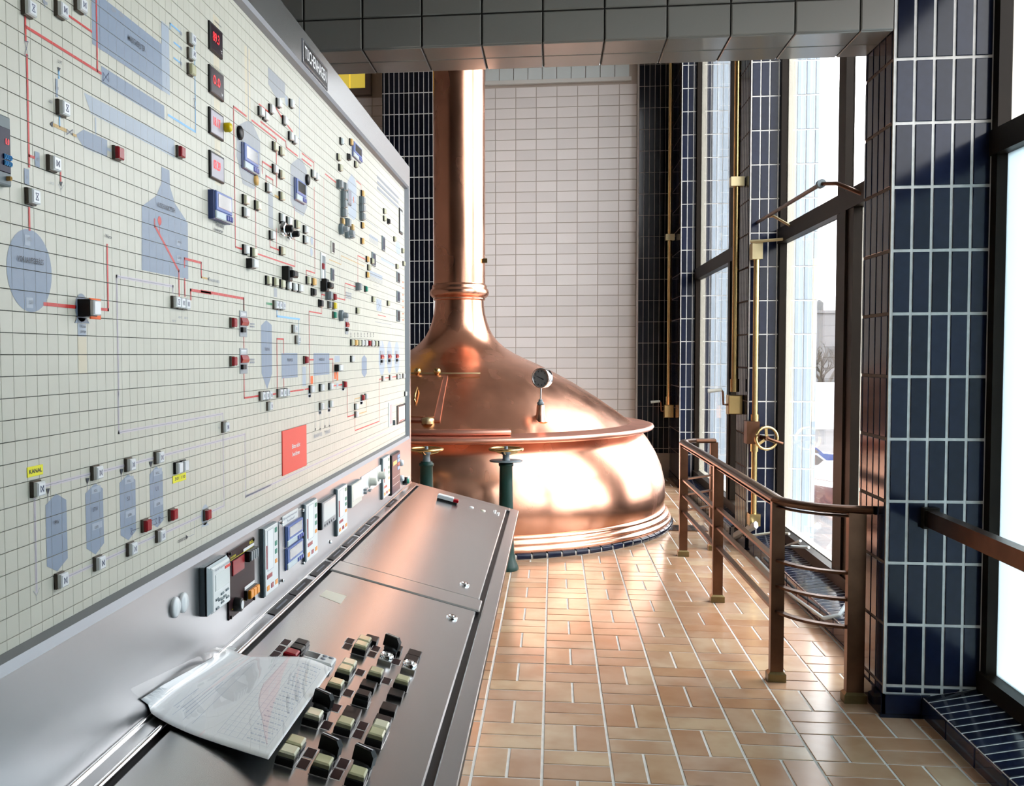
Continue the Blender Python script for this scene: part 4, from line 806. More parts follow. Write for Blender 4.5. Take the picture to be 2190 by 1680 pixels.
for x in (1523, 1560, 1595, 1628, 1660, 1692, 1725, 1755): dashes(c6, x, 362, 8, 50, 3, 'ink')

# ================================================================== BOARD HARDWARE
_bm = {}
def shared(key, fn):
    if key not in _bm: _bm[key] = fn()
    return _bm[key]
BW, BH = 0.0235, 0.0245
def button(c, x, y, cap='white_cap', body='housing', sym=None, w=BW, h=BH, dep=0.0065, capd=0.0065, plain=True):
    """x, y: pixel of the middle of the housing's left edge where it meets the board"""
    yy, zz = bp(*c(x, y)); M = T(BOARD, yy, zz - h / 2)
    hm = shared(('hb', body, w, h, dep), lambda: MB().taper((0, 0, 0), (w, h, dep), 0.002).mesh('push_button', body))
    o = link('push_button', hm, con, M)
    cm = shared(('cap', cap, w, h, dep, capd), lambda: MB().taper((w * 0.05, h * 0.07, dep - 0.001), (w * 0.97, h * 0.93, dep + capd), 0.002).mesh('button_cap', cap))
    link('button_cap', cm, o, M)
    if sym:
        def mk():
            q = MB(); a, b, z = w * 0.32, w * 0.68, dep + capd + 0.0003
            def bar(p, r_):
                dx, dy = r_[0] - p[0], r_[1] - p[1]; l = math.hypot(dx, dy); nx, ny = -dy / l * 0.0006, dx / l * 0.0006
                q.add([(p[0] + nx, p[1] + ny, z), (p[0] - nx, p[1] - ny, z), (r_[0] - nx, r_[1] - ny, z), (r_[0] + nx, r_[1] + ny, z)], [(0, 1, 2, 3)])
            A_, B2, C_, D2 = (a, h * 0.3), (b, h * 0.3), (a, h * 0.7), (b, h * 0.7); bar(A_, D2); bar(B2, C_)
            if sym == 'v': bar(A_, B2); bar(C_, D2)
            else: bar(A_, C_); bar(B2, D2)
            return q.mesh('valve_sign', 'ink_blue')
        link('valve_sign', shared(('sym', sym, w, h, dep, capd), mk), o, M)
    return o
for x, y, s in ((165, 45, 'v'), (430, 62, 'h'), (587, 20, 'h'), (443, 850, 'v'), (367, 1295, 'h'), (195, 1560, 'v'), (1490, 300, 'h'), (1490, 420, 'h')): button(c1, x, y, sym=s)
button(c1, 1490, 545, 'olive_cap'); button(c1, 893, 1213, 'red_cap'); button(c1, 1402, 1205, 'red_cap')
for x, y in ((237, 735), (720, 605), (990, 540), (1225, 482), (430, 1470), (740, 1330), (1005, 1215), (1237, 1110), (1765, 240)): button(c3, x, y, sym='h')
for x, y in ((1122, 1028), (1340, 940), (1618, 942)): button(c3, x, y, 'red_cap')
for x, y in ((1383, 565), (1432, 550)): button(c3, x, y, 'white_cap', 'black_plastic')
for k, s in enumerate('vhh'): button(c2, 1362 + k * 40, 915 + k * 8, sym=s)
for x, y in ((632, 992), (672, 1032), (728, 970), (795, 917), (912, 922), (850, 1072), (905, 1215), (940, 1245), (1110, 1555), (1140, 1580), (760, 1510)): button(c4, x, y, 'white_cap', 'black_plastic', w=0.026)
for x, y in ((760, 1307), (820, 1350), (820, 1560), (1342, 1405), (1358, 1500), (1500, 1470)): button(c4, x, y, 'olive_light_cap', 'black_plastic', w=0.026)
button(c4, 1368, 1262, 'pale_case', 'black_plastic'); button(c4, 1455, 1270, 'amber_cap', 'black_plastic'); button(c4, 1435, 1405, 'black_plastic', 'black_plastic')
for x, y in ((650, 95), (413, 345), (415, 725), (790, 400), (862, 435), (1035, 520), (1035, 625), (858, 1092), (920, 1110), (688, 580)): button(c5, x, y, 'white_cap', 'black_plastic', w=0.026)
for x, y in ((788, 180), (413, 215), (537, 275), (948, 470), (498, 755), (792, 740), (650, 1040), (723, 1055), (793, 1075), (1063, 1040), (1852, 335), (1852, 410), (1957, 620), (2040, 740), (2050, 870), (1980, 900), (1725, 845), (1690, 910), (1735, 1235), (1890, 1275), (1573, 1350)): button(c5, x, y, 'olive_light_cap', 'black_plastic', w=0.026)
for x, y in ((1117, 1055), (1625, 155), (1675, 825), (1675, 985), (1622, 640)): button(c5, x, y, 'amber_cap', 'black_plastic', w=0.026)
for x, y in ((975, 1120), (1115, 1160), (1893, 440), (1190, 1275)): button(c5, x, y, 'white_cap' if x < 1100 else 'black_plastic', 'black_plastic', w=0.03)
button(c5, 458, 868, 'white_cap', 'black_plastic', w=0.034, dep=0.016); button(c5, 1660, 1130, 'green_cap', 'black_plastic'); button(c5, 1333, 1210, 'red_cap', 'housing'); button(c5, 1335, 1300, 'yellow_cap', 'housing'); button(c5, 1335, 1395, 'green_cap', 'housing'); button(c5, 1285, 1290, 'grey_cap', 'housing')
for x, y in ((1378, 60), (1425, 85), (1420, 175), (1420, 260), (1420, 350), (1460, 450), (1500, 570), (1610, 225), (1610, 305), (1612, 390), (1265, 1195), (1573, 1105)): button(c5, x, y, 'grey_cap', 'slate', w=0.03, h=0.03, dep=0.014)
for x, y in ((1418, 440), (1517, 500)): button(c5, x, y, 'tan_print', 'housing')
button(c5, 1625, 480, 'amber_cap', 'black_plastic')
for k in range(3): button(c5, 727 + k * 34, 1290 + k * 5, sym='h')
for x, y in ((287, 235), (288, 630), (1038, 615), (1440, 865), (1625, 1000)): button(c6, x, y, 'red_cap')
for x, y in ((920, 298), (952, 408), (662, 1088), (205, 1300), (1200, 1090), (1297, 1065), (1660, 990), (1558, 1092), (1560, 1172), (1837, 805), (1912, 795), (1988, 787), (2015, 783), (2048, 778)): button(c6, x, y, sym='h' if x < 1000 else None)
for x, y in ((585, 985), (767, 955)):
    for k in range(3): button(c6, x + k * 37, y - k * 4, 'white_cap', 'housing' if k == 0 else 'black_plastic', sym='h')
for x, y in ((1198, 900), (1095, 915), (1293, 885), (1517, 605)): button(c6, x, y, 'white_cap', 'black_plastic', w=0.03)
button(c6, 1357, 697, 'white_cap', 'black_plastic', w=0.05, dep=0.016); button(c6, 2068, 960, 'white_cap', 'black_plastic')
for k, cp in enumerate(('olive_light_cap', 'amber_cap', 'olive_light_cap', 'white_cap', 'white_cap', 'red_cap', 'white_cap', 'olive_light_cap', 'white_cap')): button(c6, 1517 + k * 35, 438 + k * 1.5, cp, 'black_plastic', w=0.028)
o = button(c2, 618, 962, 'white_cap', 'black_plastic', dep=0.022, w=0.026, h=0.028); yy, zz = bp(*c2(618, 962))
MB().taper((yy + 0.004, zz - 0.018, 0.0185), (yy + 0.040, zz + 0.016, 0.0205), 0.001, BOARD).build('ring_plate', 'orange_print', o)
# boxes fixed on board or fascia, measured from pixels
def pbox(XP, F, c, xl, yt, yb, xr, dep, mat, name, par=con, bev=0.002):
    """left edge (xl, yt..yb) on the plane XP; right edge of the front at xr"""
    a, b = at(*c(xl, yt), X=XP), at(*c(xl, yb), X=XP); e = at(c(xr, 0)[0], 800, X=XP + dep)
    r = (a.y, e.y, b.z, a.z); o = MB().taper((r[0], r[2], 0), (r[1], r[3], dep), bev, F).build(name, mat, par); return o, r
def sub(F, r, u0, u1, v0, v1, w0, w1, mat, name, par, bev=0.0008):
    """sub plate in fractions of the box face (u right, v up)"""
    a, b = r[0] + (r[1] - r[0]) * u0, r[0] + (r[1] - r[0]) * u1; c_, d_ = r[2] + (r[3] - r[2]) * v0, r[2] + (r[3] - r[2]) * v1
    return MB().taper((a, c_, w0), (b, d_, w1), bev, F).build(name, mat, par)
def seg(F, r, s, u, v, hf, wf, w, mat, par, name='digits'):
    return text(s, F, r[0] + (r[1] - r[0]) * u, r[2] + (r[3] - r[2]) * v, (r[3] - r[2]) * hf, mat, par, (r[1] - r[0]) * wf, w, name)
# four red digit displays
for (xl, yt, yb, xr), scr, s in (((186, 182, 436, 360), 'dark_screen', '89.3'), ((186, 574, 822, 366), 'dark_screen', '0.0'), ((186, 954, 1192, 360), 'grey_screen', '18.17'), ((190, 1344, 1590, 360), 'grey_screen', '03.29')):
    o, r = pbox(XB, BOARD, c4, xl, yt, yb, xr, 0.006, 'black_plastic', 'digital_display'); sub(BOARD, r, 0.04, 0.93, 0.06, 0.92, 0.004, 0.0065, scr, 'display_screen', o); seg(BOARD, r, s, 0.42, 0.52, 0.34, 0.5, 0.0072, 'led', o)
    seg(BOARD, r, '°C' if s == '89.3' else 'bar' if s == '0.0' else '', 0.82, 0.2, 0.12, 0.12, 0.0072, 'white_ink', o) if s in ('89.3', '0.0') else None
yy, zz = bp(*c4(318, 1145)); MB().lathe([(0.011, 0), (0.011, 0.012), (0.008, 0.016), (0, 0.016)], 18, BOARD @ Matrix.Translation((yy, zz, 0.006))).build('signal_lamp', 'yellow_cap', con)
def blue_meter(XP, F, c, xl, yt, yb, xr, dep, name='panel_meter'):
    o, r = pbox(XP, F, c, xl, yt, yb, xr, dep, 'blue_case', name, bev=0.004)
    sub(F, r, 0.02, 0.98, 0.30, 0.98, dep - 0.001, dep + 0.003, 'blue_front', 'meter_bezel', o, 0.002); sub(F, r, 0.02, 0.98, 0.02, 0.30, dep - 0.001, dep + 0.003, 'pale_case', 'meter_base', o, 0.002)
    sub(F, r, 0.12, 0.92, 0.42, 0.90, dep + 0.002, dep + 0.0036, 'lcd', 'meter_screen', o)
    for k in range(3): sub(F, r, 0.60 + k * 0.13, 0.70 + k * 0.13, 0.06, 0.26, dep + 0.002, dep + 0.006, 'blue_key', 'meter_key', o, 0.002)
    return o
blue_meter(XB, BOARD, c4, 485, 1270, 1505, 657, 0.007); blue_meter(XB, BOARD, c4, 958, 1590, 1790, 1078, 0.007); blue_meter(XB, BOARD, c4, 1480, 1262, 1400, 1580, 0.007); blue_meter(XB, BOARD, c5, 70, 118, 412, 331, 0.016)
# cut-off controller at the near edge
o, r = pbox(XB, BOARD, c1, -150, 870, 1440, 128, 0.012, 'slate', 'batch_controller'); sub(BOARD, r, 0.1, 0.93, 0.18, 0.82, 0.011, 0.0135, 'violet_screen', 'display_screen', o); seg(BOARD, r, '0.0', 0.74, 0.62, 0.09, 0.18, 0.0145, 'led', o)
for i in range(4):
    for j in range(2): sub(BOARD, r, 0.56 + i * 0.10, 0.63 + i * 0.10, 0.28 + j * 0.09, 0.35 + j * 0.09, 0.013, 0.017, 'sky_key', 'key', o, 0.002)
sub(BOARD, r, 0.72, 0.80, 0.07, 0.13, 0.011, 0.02, 'amber_cap', 'lamp', o, 0.002)
# recorder cut-outs and dark modules of the far field
for c, b, m1, m2 in ((c5, (1212, 757, 1048, 1280), 'white_case', 'slate'), (c5, (1318, 640, 765, 1372), 'cream_case', 'brown_panel'), (c5, (1318, 917, 1045, 1367), 'slate', 'violet_screen'), (c5, (1838, 587, 735, 1884), 'slate', 'violet_screen'), (c5, (1735, 752, 890, 1788), 'slate', 'violet_screen'), (c5, (1988, 952, 1060, 2031), 'slate', 'dark_screen'), (c5, (1988, 1147, 1262, 2031), 'slate', 'violet_screen'), (c5, (1988, 1342, 1460, 2031), 'slate', 'dark_screen'), (c5, (2013, 302, 560, 2061), 'black_plastic', 'lcd_pale'), (c5, (1482, 97, 260, 1546), 'slate', 'grey_screen'), (c6, (1905, 1052, 1300, 1948), 'white_case', 'grey_screen'), (c6, (1990, 1082, 1275, 2082), 'black_plastic', 'white_case')):
    o, r = pbox(XB, BOARD, c, *b, 0.005, m1, 'field_module'); sub(BOARD, r, 0.16, 0.88, 0.10, 0.90, 0.004, 0.0058, m2, 'module_face', o)
    if b[0] == 1212: sub(BOARD, r, 0.1, 0.42, 0.42, 0.62, 0.005, 0.010, 'red_cap', 'module_key', o); sub(BOARD, r, 0.05, 0.45, 0.08, 0.4, 0.005, 0.007, 'white_case', 'module_scale', o)
    if b[0] == 1990: sub(BOARD, r, 0.2, 0.85, 0.12, 0.17, 0.0055, 0.0065, 'sign_red', 'module_stripe', o)
pbox(XB, BOARD, c6, 1955, 1228, 1280, 1975, 0.012, 'slate', 'selector_knob'); pbox(XB, BOARD, c6, 2020, 1318, 1372, 2070, 0.001, 'white_case', 'paper_label')
# rocker switches on grey plates
for c, b in ((c6, (388, 112, 378, 475)), (c6, (390, 497, 757, 475)), (c6, (1465, 182, 352, 1503)), (c6, (1822, 522, 668, 1856)), (c6, (1900, 522, 660, 1932)), (c6, (1980, 522, 655, 2006))):
    o, r = pbox(XB, BOARD, c, *b, 0.002, 'grey_print', 'switch_plate', bev=0.0006); a, e, g, t_ = r; h = t_ - g; w = e - a
    M = frame((XB, a + w * 0.95, 0), (1, 0, 0), (0, 0, 1)); z = g + h * 0.42
    MB().prism([(0.001, z), (0.006, z + 0.001), (0.0085, z + h * 0.14), (0.005, z + h * 0.30), (0.001, z + h * 0.33)], 0, w * 0.9, M).build('rocker', 'red_cap', o)
    sub(BOARD, r, 0.05, 0.5, 0.17, 0.36, 0.002, 0.009, 'black_plastic', 'key_switch', o)
    if b[3] == 475:
        for k in range(3): sub(BOARD, r, 0.12, 0.85, 0.80 + k * 0.05, 0.83 + k * 0.05, 0.002, 0.0024, 'white_ink', 'caption', o, 0.0001)
# rotary knobs and paddle switches
def knob(c, x, y, rr, dep, lever=None, base='steel_bright', grip='black_plastic'):
    yy, zz = bp(*c(x, y)); M = BOARD @ Matrix.Translation((yy + rr, zz, 0))
    o = MB().lathe([(rr, 0), (rr, dep * 0.4), (rr * 0.8, dep * 0.5), (0, dep * 0.5)], 24, M).build('rotary_switch', base, con)
    MB().lathe([(rr * 0.55, dep * 0.4), (rr * 0.5, dep), (rr * 0.35, dep * 1.06), (0, dep * 1.06)], 18, M).build('knob_grip', grip, o); return o
knob(c5, 788, 512, 0.021, 0.034); knob(c5, 858, 565, 0.018, 0.034)
for x, y in ((1398, 515), (1460, 555), (1398, 1400)): knob(c5, x, y, 0.02, 0.03, base='slate', grip='grey_cap')
for x, y in ((823, 972), (1215, 1090)):
    yy, zz = bp(*c5(x, y)); o = MB().taper((yy, zz - 0.021, 0), (yy + 0.036, zz + 0.021, 0.022), 0.003, BOARD).build('paddle_switch', 'black_plastic', con)
    MB().taper((yy + 0.012, zz - 0.010, 0.02), (yy + 0.055, zz + 0.010, 0.034), 0.004, BOARD).build('paddle', 'black_plastic', o)
for x, y in ((465, 1193), (1073, 1615)): yy, zz = bp(*c4(x, y)); MB().lathe([(0.017, 0), (0.017, 0.006), (0.012, 0.009), (0, 0.009)], 20, BOARD @ Matrix.Translation((yy, zz, 0))).build('round_lamp', 'black_plastic', con)
for x, y in ((612, 1620),): yy, zz = bp(*c4(x, y)); MB().lathe([(0.013, 0), (0.013, 0.006), (0, 0.008)], 18, BOARD @ Matrix.Translation((yy, zz, 0))).build('round_lamp', 'amber_cap', con)
# stickers and the red notice
for c, b, s, col in ((c3, (213, 558, 640, 329), 'KANAL', 'label_yellow'), (c3, (1377, 627, 687, 1425), '30', 'label_yellow'), (c3, (1427, 612, 672, 1475), '110', 'label_yellow')):
    o, r = pbox(XB, BOARD, c, *b, 0.0012, col, 'sticker', bev=0.0003); seg(BOARD, r, s, 0.5, 0.5, 0.42, 0.82 if s == 'KANAL' else 0.55, 0.0016, 'ink', o, 'lettering')
o, r = pbox(XB, BOARD, crop(0, 0, 1), 602, 922, 1018, 654.5, 0.003, 'sign_red', 'notice_plate', bev=0.0006)
seg(BOARD, r, 'Bitte nicht', 0.53, 0.58, 0.105, 0.34, 0.0036, 'white_ink', o, 'lettering'); seg(BOARD, r, 'berühren', 0.53, 0.40, 0.105, 0.30, 0.0036, 'white_ink', o, 'lettering')
# maker's plate on the top frame
o, r = pbox(XF, FASC, crop(0, 0, 1), 645.5, 81, 132, 705.5, 0.002, 'ink', 'name_plate', bev=0.0005)
sub(FASC, r, 0.02, 0.98, 0.06, 0.94, 0.002, 0.0026, 'steel_bright', 'plate_rim', o, 0.0002); sub(FASC, r, 0.035, 0.965, 0.12, 0.88, 0.0026, 0.0032, 'black_plastic', 'plate_field', o, 0.0002); seg(FASC, r, 'TUCHENHAGEN', 0.5, 0.5, 0.52, 0.86, 0.0038, 'white_ink', o, 'lettering')

# ================================================================== FASCIA INSTRUMENTS
for x, y in ((78, 1358), (138, 1322)):
    a = at(*cf(x, y), X=XF); MB().lathe([(0.0205, 0), (0.0205, 0.005), (0.016, 0.008), (0, 0.009)], 30, FASC @ Matrix.Translation((a.y + 0.0205, a.z, 0))).build('blanking_disc', 'white_cap', con)
o, r = pbox(XF, FASC, cf, 288, 1052, 1408, 493, 0.0235, 'slate', 'handheld_controller', bev=0.008)
sub(FASC, r, 0.0, 1.0, 0.0, 1.0, 0.012, 0.0255, 'pale_case', 'controller_front', o, 0.009); sub(FASC, r, 0.06, 0.94, 0.03, 0.97, 0.0225, 0.027, 'white_case', 'controller_face', o, 0.004)
sub(FASC, r, 0.18, 0.86, 0.46, 0.80, 0.026, 0.0285, 'lcd_pale', 'controller_screen', o); sub(FASC, r, 0.66, 0.92, 0.80, 0.86, 0.026, 0.0285, 'sign_red', 'controller_mark', o); seg(FASC, r, 'Heß & Burgschat GmbH', 0.5, 0.90, 0.05, 0.72, 0.0282, 'ink_soft', o, 'lettering')
for u, v in ((0.25, 0.28), (0.5, 0.33), (0.75, 0.34), (0.38, 0.24), (0.5, 0.22), (0.62, 0.24), (0.5, 0.15), (0.25, 0.10), (0.76, 0.18)): sub(FASC, r, u - 0.07, u + 0.07, v - 0.025, v + 0.025, 0.026, 0.030, 'slate', 'controller_key', o, 0.002)
o, r = pbox(XF, FASC, cf, 487, 945, 1438, 672, 0.004, 'brown_panel', 'dosing_panel', bev=0.001)
sub(FASC, r, 0.12, 0.55, 0.62, 0.84, 0.004, 0.007, 'red_cap', 'red_display', o); sub(FASC, r, 0.62, 0.97, 0.70, 0.86, 0.004, 0.016, 'black_plastic', 'thumbwheel_block', o)
for k in range(4): sub(FASC, r, 0.645 + k * 0.08, 0.695 + k * 0.08, 0.71, 0.85, 0.016, 0.019, 'grey_cap', 'thumbwheel', o)
sub(FASC, r, 0.06, 0.94, 0.862, 0.868, 0.004, 0.0046, 'yellow_ink', 'yellow_rule', o, 0.0001); sub(FASC, r, 0.55, 0.98, 0.872, 0.915, 0.004, 0.0047, 'white_ink', 'caption_strip', o, 0.0001); seg(FASC, r, 'BG1', 0.88, 0.95, 0.045, 0.16, 0.0048, 'yellow_ink', o, 'lettering'); seg(FASC, r, 'DOSIER', 0.16, 0.90, 0.03, 0.2, 0.0048, 'yellow_ink', o, 'lettering')
sub(FASC, r, 0.58, 0.98, 0.27, 0.32, 0.004, 0.0047, 'white_ink', 'caption_strip', o, 0.0001); sub(FASC, r, 0.10, 0.70, 0.125, 0.131, 0.004, 0.0046, 'yellow_ink', 'yellow_rule', o, 0.0001)
kb = sub(FASC, r, 0.56, 0.98, 0.12, 0.27, 0.004, 0.012, 'black_plastic', 'key_block', o)
for k in range(3): sub(FASC, r, 0.60 + k * 0.125, 0.71 + k * 0.125, 0.13, 0.26, 0.012, 0.020, 'orange_key', 'orange_key', o, 0.002)
a, e = r[0] + (r[1] - r[0]) * 0.22, r[2] + (r[3] - r[2]) * 0.17; MB().lathe([(0.017, 0.004), (0.016, 0.020), (0.012, 0.022), (0, 0.022)], 20, FASC @ Matrix.Translation((a, e, 0))).build('dial_knob', 'black_plastic', o); MB().lathe([(0.010, 0.0222), (0, 0.0224)], 16, FASC @ Matrix.Translation((a, e, 0)), cap=False).build('dial_face', 'white_ink', o)
for u in (0.05, 0.95):
    for v in (0.03, 0.97): MB().lathe([(0.004, 0.004), (0.004, 0.007), (0, 0.008)], 10, FASC @ Matrix.Translation((r[0] + (r[1] - r[0]) * u, r[2] + (r[3] - r[2]) * v, 0))).build('screw', 'black_plastic', o)
def slim(b, dep=0.0105):
    o, r = pbox(XF, FASC, cf, *b, dep, 'slate', 'slim_controller', bev=0.002); sub(FASC, r, 0.02, 0.98, 0.015, 0.985, dep - 0.001, dep + 0.003, 'white_case', 'controller_face', o, 0.0015); w = dep + 0.003
    sub(FASC, r, 0.16, 0.62, 0.36, 0.95, w - 0.0003, w + 0.0003, 'ink_soft', 'bar_window', o, 0.0001); sub(FASC, r, 0.19, 0.60, 0.366, 0.945, w, w + 0.0005, 'white_ink', 'bar_scale', o, 0.0001); sub(FASC, r, 0.08, 0.15, 0.40, 0.74, w, w + 0.0006, 'red_cap', 'red_bar', o, 0.0001)
    for v0, v1, col in ((0.86, 0.93, 'green_cap'), (0.66, 0.73, 'green_cap'), (0.54, 0.61, 'green_cap'), (0.40, 0.46, 'orange_key')): sub(FASC, r, 0.74, 0.90, v0, v1, w, w + 0.001, col, 'face_key', o, 0.0002)
    sub(FASC, r, 0.12, 0.50, 0.25, 0.31, w, w + 0.001, 'red_cap', 'red_window', o, 0.0002)
    for u0, u1, col in ((0.10, 0.28, 'orange_key'), (0.42, 0.60, 'red_cap'), (0.74, 0.92, 'orange_key')): sub(FASC, r, u0, u1, 0.08, 0.15, w, w + 0.001, col, 'face_key', o, 0.0002)
slim((725, 775, 1275, 836)); slim((1025, 600, 1022, 1126)); slim((1258, 490, 832, 1342)); slim((1590, 268, 566, 1652))
o, r = pbox(XF, FASC, cf, 858, 722, 1176, 1026, 0.002, 'steel_fascia', 'cover_plate', bev=0.0006)
for u in (0.06, 0.94):
    for v in (0.04, 0.96): MB().lathe([(0.005, 0.002), (0.005, 0.008), (0.003, 0.010), (0, 0.010)], 10, FASC @ Matrix.Translation((r[0] + (r[1] - r[0]) * u, r[2] + (r[3] - r[2]) * v, 0))).build('screw', 'chrome', o)
o, r = pbox(XF, FASC, cf, 880, 690, 760, 990, 0.003, 'white_case', 'paper_label', bev=0.0002); seg(FASC, r, 'Brunnenwasser', 0.5, 0.7, 0.26, 0.9, 0.0034, 'ink_soft', o, 'lettering'); seg(FASC, r, 'Auslauf', 0.5, 0.28, 0.26, 0.5, 0.0034, 'ink_soft', o, 'lettering')
blue_meter(XF, FASC, cf, 898, 758, 912, 1022, 0.008); blue_meter(XF, FASC, cf, 898, 918, 1078, 1022, 0.008)
def screen_box(b, dep, case, face, scr, keys=False):
    o, r = pbox(XF, FASC, cf, *b, dep, case, 'screen_recorder', bev=0.002); sub(FASC, r, 0.01, 0.99, 0.01, 0.99, dep - 0.001, dep + 0.002, face, 'recorder_face', o, 0.001); sub(FASC, r, 0.1, 0.93, 0.24, 0.93, dep + 0.0015, dep + 0.0026, scr, 'recorder_screen', o)
    if keys:
        for k in range(5): sub(FASC, r, 0.14 + k * 0.16, 0.20 + k * 0.16, 0.07, 0.15, dep + 0.0015, dep + 0.003, 'ink', 'recorder_key', o, 0.0003)
    return o, r
screen_box((1138, 588, 785, 1262), 0.014, 'black_plastic', 'grey_cap', 'lcd_pale', True); screen_box((1355, 462, 626, 1450), 0.014, 'slate', 'cream_case', 'lcd_pale')
o, r = pbox(XF, FASC, cf, 1450, 402, 548, 1602, 0.003, 'white_case', 'dial_panel', bev=0.001)
for u, v in ((0.36, 0.50), (0.80, 0.50)):
    M = FASC @ Matrix.Translation((r[0] + (r[1] - r[0]) * u, r[2] + (r[3] - r[2]) * v, 0)); MB().lathe([(0.026, 0.003), (0.026, 0.005), (0, 0.006)], 26, M).build('dial_scale', 'cream_case', o); MB().lathe([(0.017, 0.005), (0.016, 0.030), (0.012, 0.034), (0, 0.034)], 20, M).build('dial_knob', 'cream_case', o)
for u, v in ((0.12, 0.14), (0.12, 0.3), (0.3, 0.1)): sub(FASC, r, u - 0.04, u + 0.04, v - 0.05, v + 0.05, 0.003, 0.016, 'grey_cap', 'toggle', o, 0.001)
o, r = pbox(XF, FASC, cf, 1650, 248, 538, 1729, 0.014, 'black_plastic', 'key_panel', bev=0.002); sub(FASC, r, 0.03, 0.97, 0.02, 0.98, 0.013, 0.0155, 'violet_screen', 'panel_face', o, 0.0008)
sub(FASC, r, 0.12, 0.55, 0.72, 0.82, 0.0155, 0.017, 'amber_cap', 'panel_display', o)
for i, col in enumerate(('sky_key', 'sky_key', 'red_cap', 'sky_key')): sub(FASC, r, 0.66, 0.92, 0.84 - i * 0.10, 0.92 - i * 0.10, 0.0155, 0.0165, col, 'panel_key', o, 0.0003)
for v in (0.40, 0.22): sub(FASC, r, 0.08, 0.92, v, v + 0.006, 0.0155, 0.0159, 'white_ink', 'panel_rule', o, 0.0001)
for x, y in ((1735, 300), (1738, 410)):
    a = at(*cf(x, y), X=XF); o = MB().lathe([(0.016, 0), (0.016, 0.008), (0.012, 0.016), (0, 0.017)], 20, FASC @ Matrix.Translation((a.y, a.z, 0))).build('push_knob', 'white_cap', con)
a = at(*cf(1755, 430), X=XF); o = MB().lathe([(0.020, 0), (0.020, 0.018), (0.017, 0.022), (0, 0.022)], 22, FASC @ Matrix.Translation((a.y, a.z, 0))).build('push_knob', 'black_plastic', con); MB().lathe([(0.014, 0.022), (0.013, 0.030), (0, 0.031)], 20, FASC @ Matrix.Translation((a.y, a.z, 0))).build('knob_cap', 'green_cap', o)
for x, y in ((1790, 403), (1226, 868)): a = at(*cf(x, y), X=XF); MB().lathe([(0.007, 0), (0.006, 0.006), (0, 0.008)], 14, FASC @ Matrix.Translation((a.y, a.z, 0))).build('screw', 'chrome', con)
# --- lettered strips on the ledge
def dk(x, y, h=0.0):
    v = ray(x, y); z0 = DZ0 + h / math.cos(DTH); t = (z0 - ty * (-XF) - CAM_H) / (v[2] + ty * v[0]); p = Vector((0, 0, CAM_H)) + v * t; return p
def du(p): return p.y, -(p.x - XF) / math.cos(DTH)      # desk frame coordinates
for x0, y0, x1, y1 in ((735, 1368, 915, 1243), (900, 1232, 1040, 1128), (1055, 1098, 1180, 1003), (1190, 985, 1297, 908), (1298, 892, 1388, 824), (1392, 810, 1480, 748), (1488, 738, 1556, 684), (1625, 608, 1690, 562)):
    ya, yb = dk(*cf(x0, y0)).y, dk(*cf(x1, y1)).y; o = MB().taper((ya, -0.029, 0), (yb, -0.008, 0.002), 0.0004, DESK).build('lettered_strip', 'black_plastic', con)
    m = MB(); u = ya + (yb - ya) * 0.25
    while u < ya + (yb - ya) * 0.75: m.box((u, -0.021, 0.002), (u + 0.004, -0.016, 0.0023), DESK); u += 0.0065
    m.build('caption', 'ink_soft', o)
p = dk(478, 1384); o = MB().taper((p.y - 0.012, -0.022, 0), (p.y + 0.016, -0.006, 0.001), 0.0002, DESK).build('paper_label', 'white_case', con)

# ================================================================== DESK HARDWARE
MX, MY = 0.034, 0.0425                         # module size across and along the desk
def dplace(x, y, h): return du(dk(*cdk(x, y), h))
def desk_btn(x, y, cap, h=0.025, blank=False):
    u, v = dplace(x, y, h); M = T(DESK, u, v)
    key = ('db', cap, blank)
    if blank:
        o = link('blank_module', shared(key, lambda: MB().taper((-MY / 2, -MX / 2, 0), (MY / 2, MX / 2, 0.012), 0.0015).mesh('blank_module', 'black_plastic')), lid1, M); return
    o = link('desk_button', shared(('dbb',), lambda: MB().taper((-MY / 2, -MX / 2, 0), (MY / 2, MX / 2, 0.0165), 0.0015).mesh('desk_button', 'black_plastic')), lid1, M)
    link('button_cap', shared(key, lambda: MB().taper((-MY * 0.42, -MX * 0.45, 0.016), (MY * 0.42, MX * 0.45, 0.0265), 0.003).mesh('button_cap', cap)), o, M)
    link('button_base', shared(('dbase',), lambda: MB().taper((-MY / 2 - 0.002, -MX / 2 - 0.002, 0), (MY / 2 + 0.002, MX / 2 + 0.002, 0.003), 0.0005).mesh('button_base', 'steel_bright')), o, M)
for x, y in ((1215, 275), (1185, 325), (1030, 550), (945, 680), (1325, 575), (1575, 650), (1030, 1050), (1325, 1155), (560, 1230), (820, 1415), (1145, 1525)): desk_btn(x, y, 'olive_cap')
for x, y in ((1070, 495), (735, 970), (1365, 1080), (495, 1320)): desk_btn(x, y, 'olive_light_cap')
for x, y in ((620, 310), (578, 355), (1200, 790)): desk_btn(x, y, 'black_plastic')
desk_btn(525, 400, 'red_cap')
for x, y in ((1700, 415), (1672, 465), (1265, 705), (1525, 790), (1455, 925), (1110, 962), (1085, 1010), (1400, 1040), (1295, 275), (1520, 365)): desk_btn(x, y, 'b', 0.012, True)
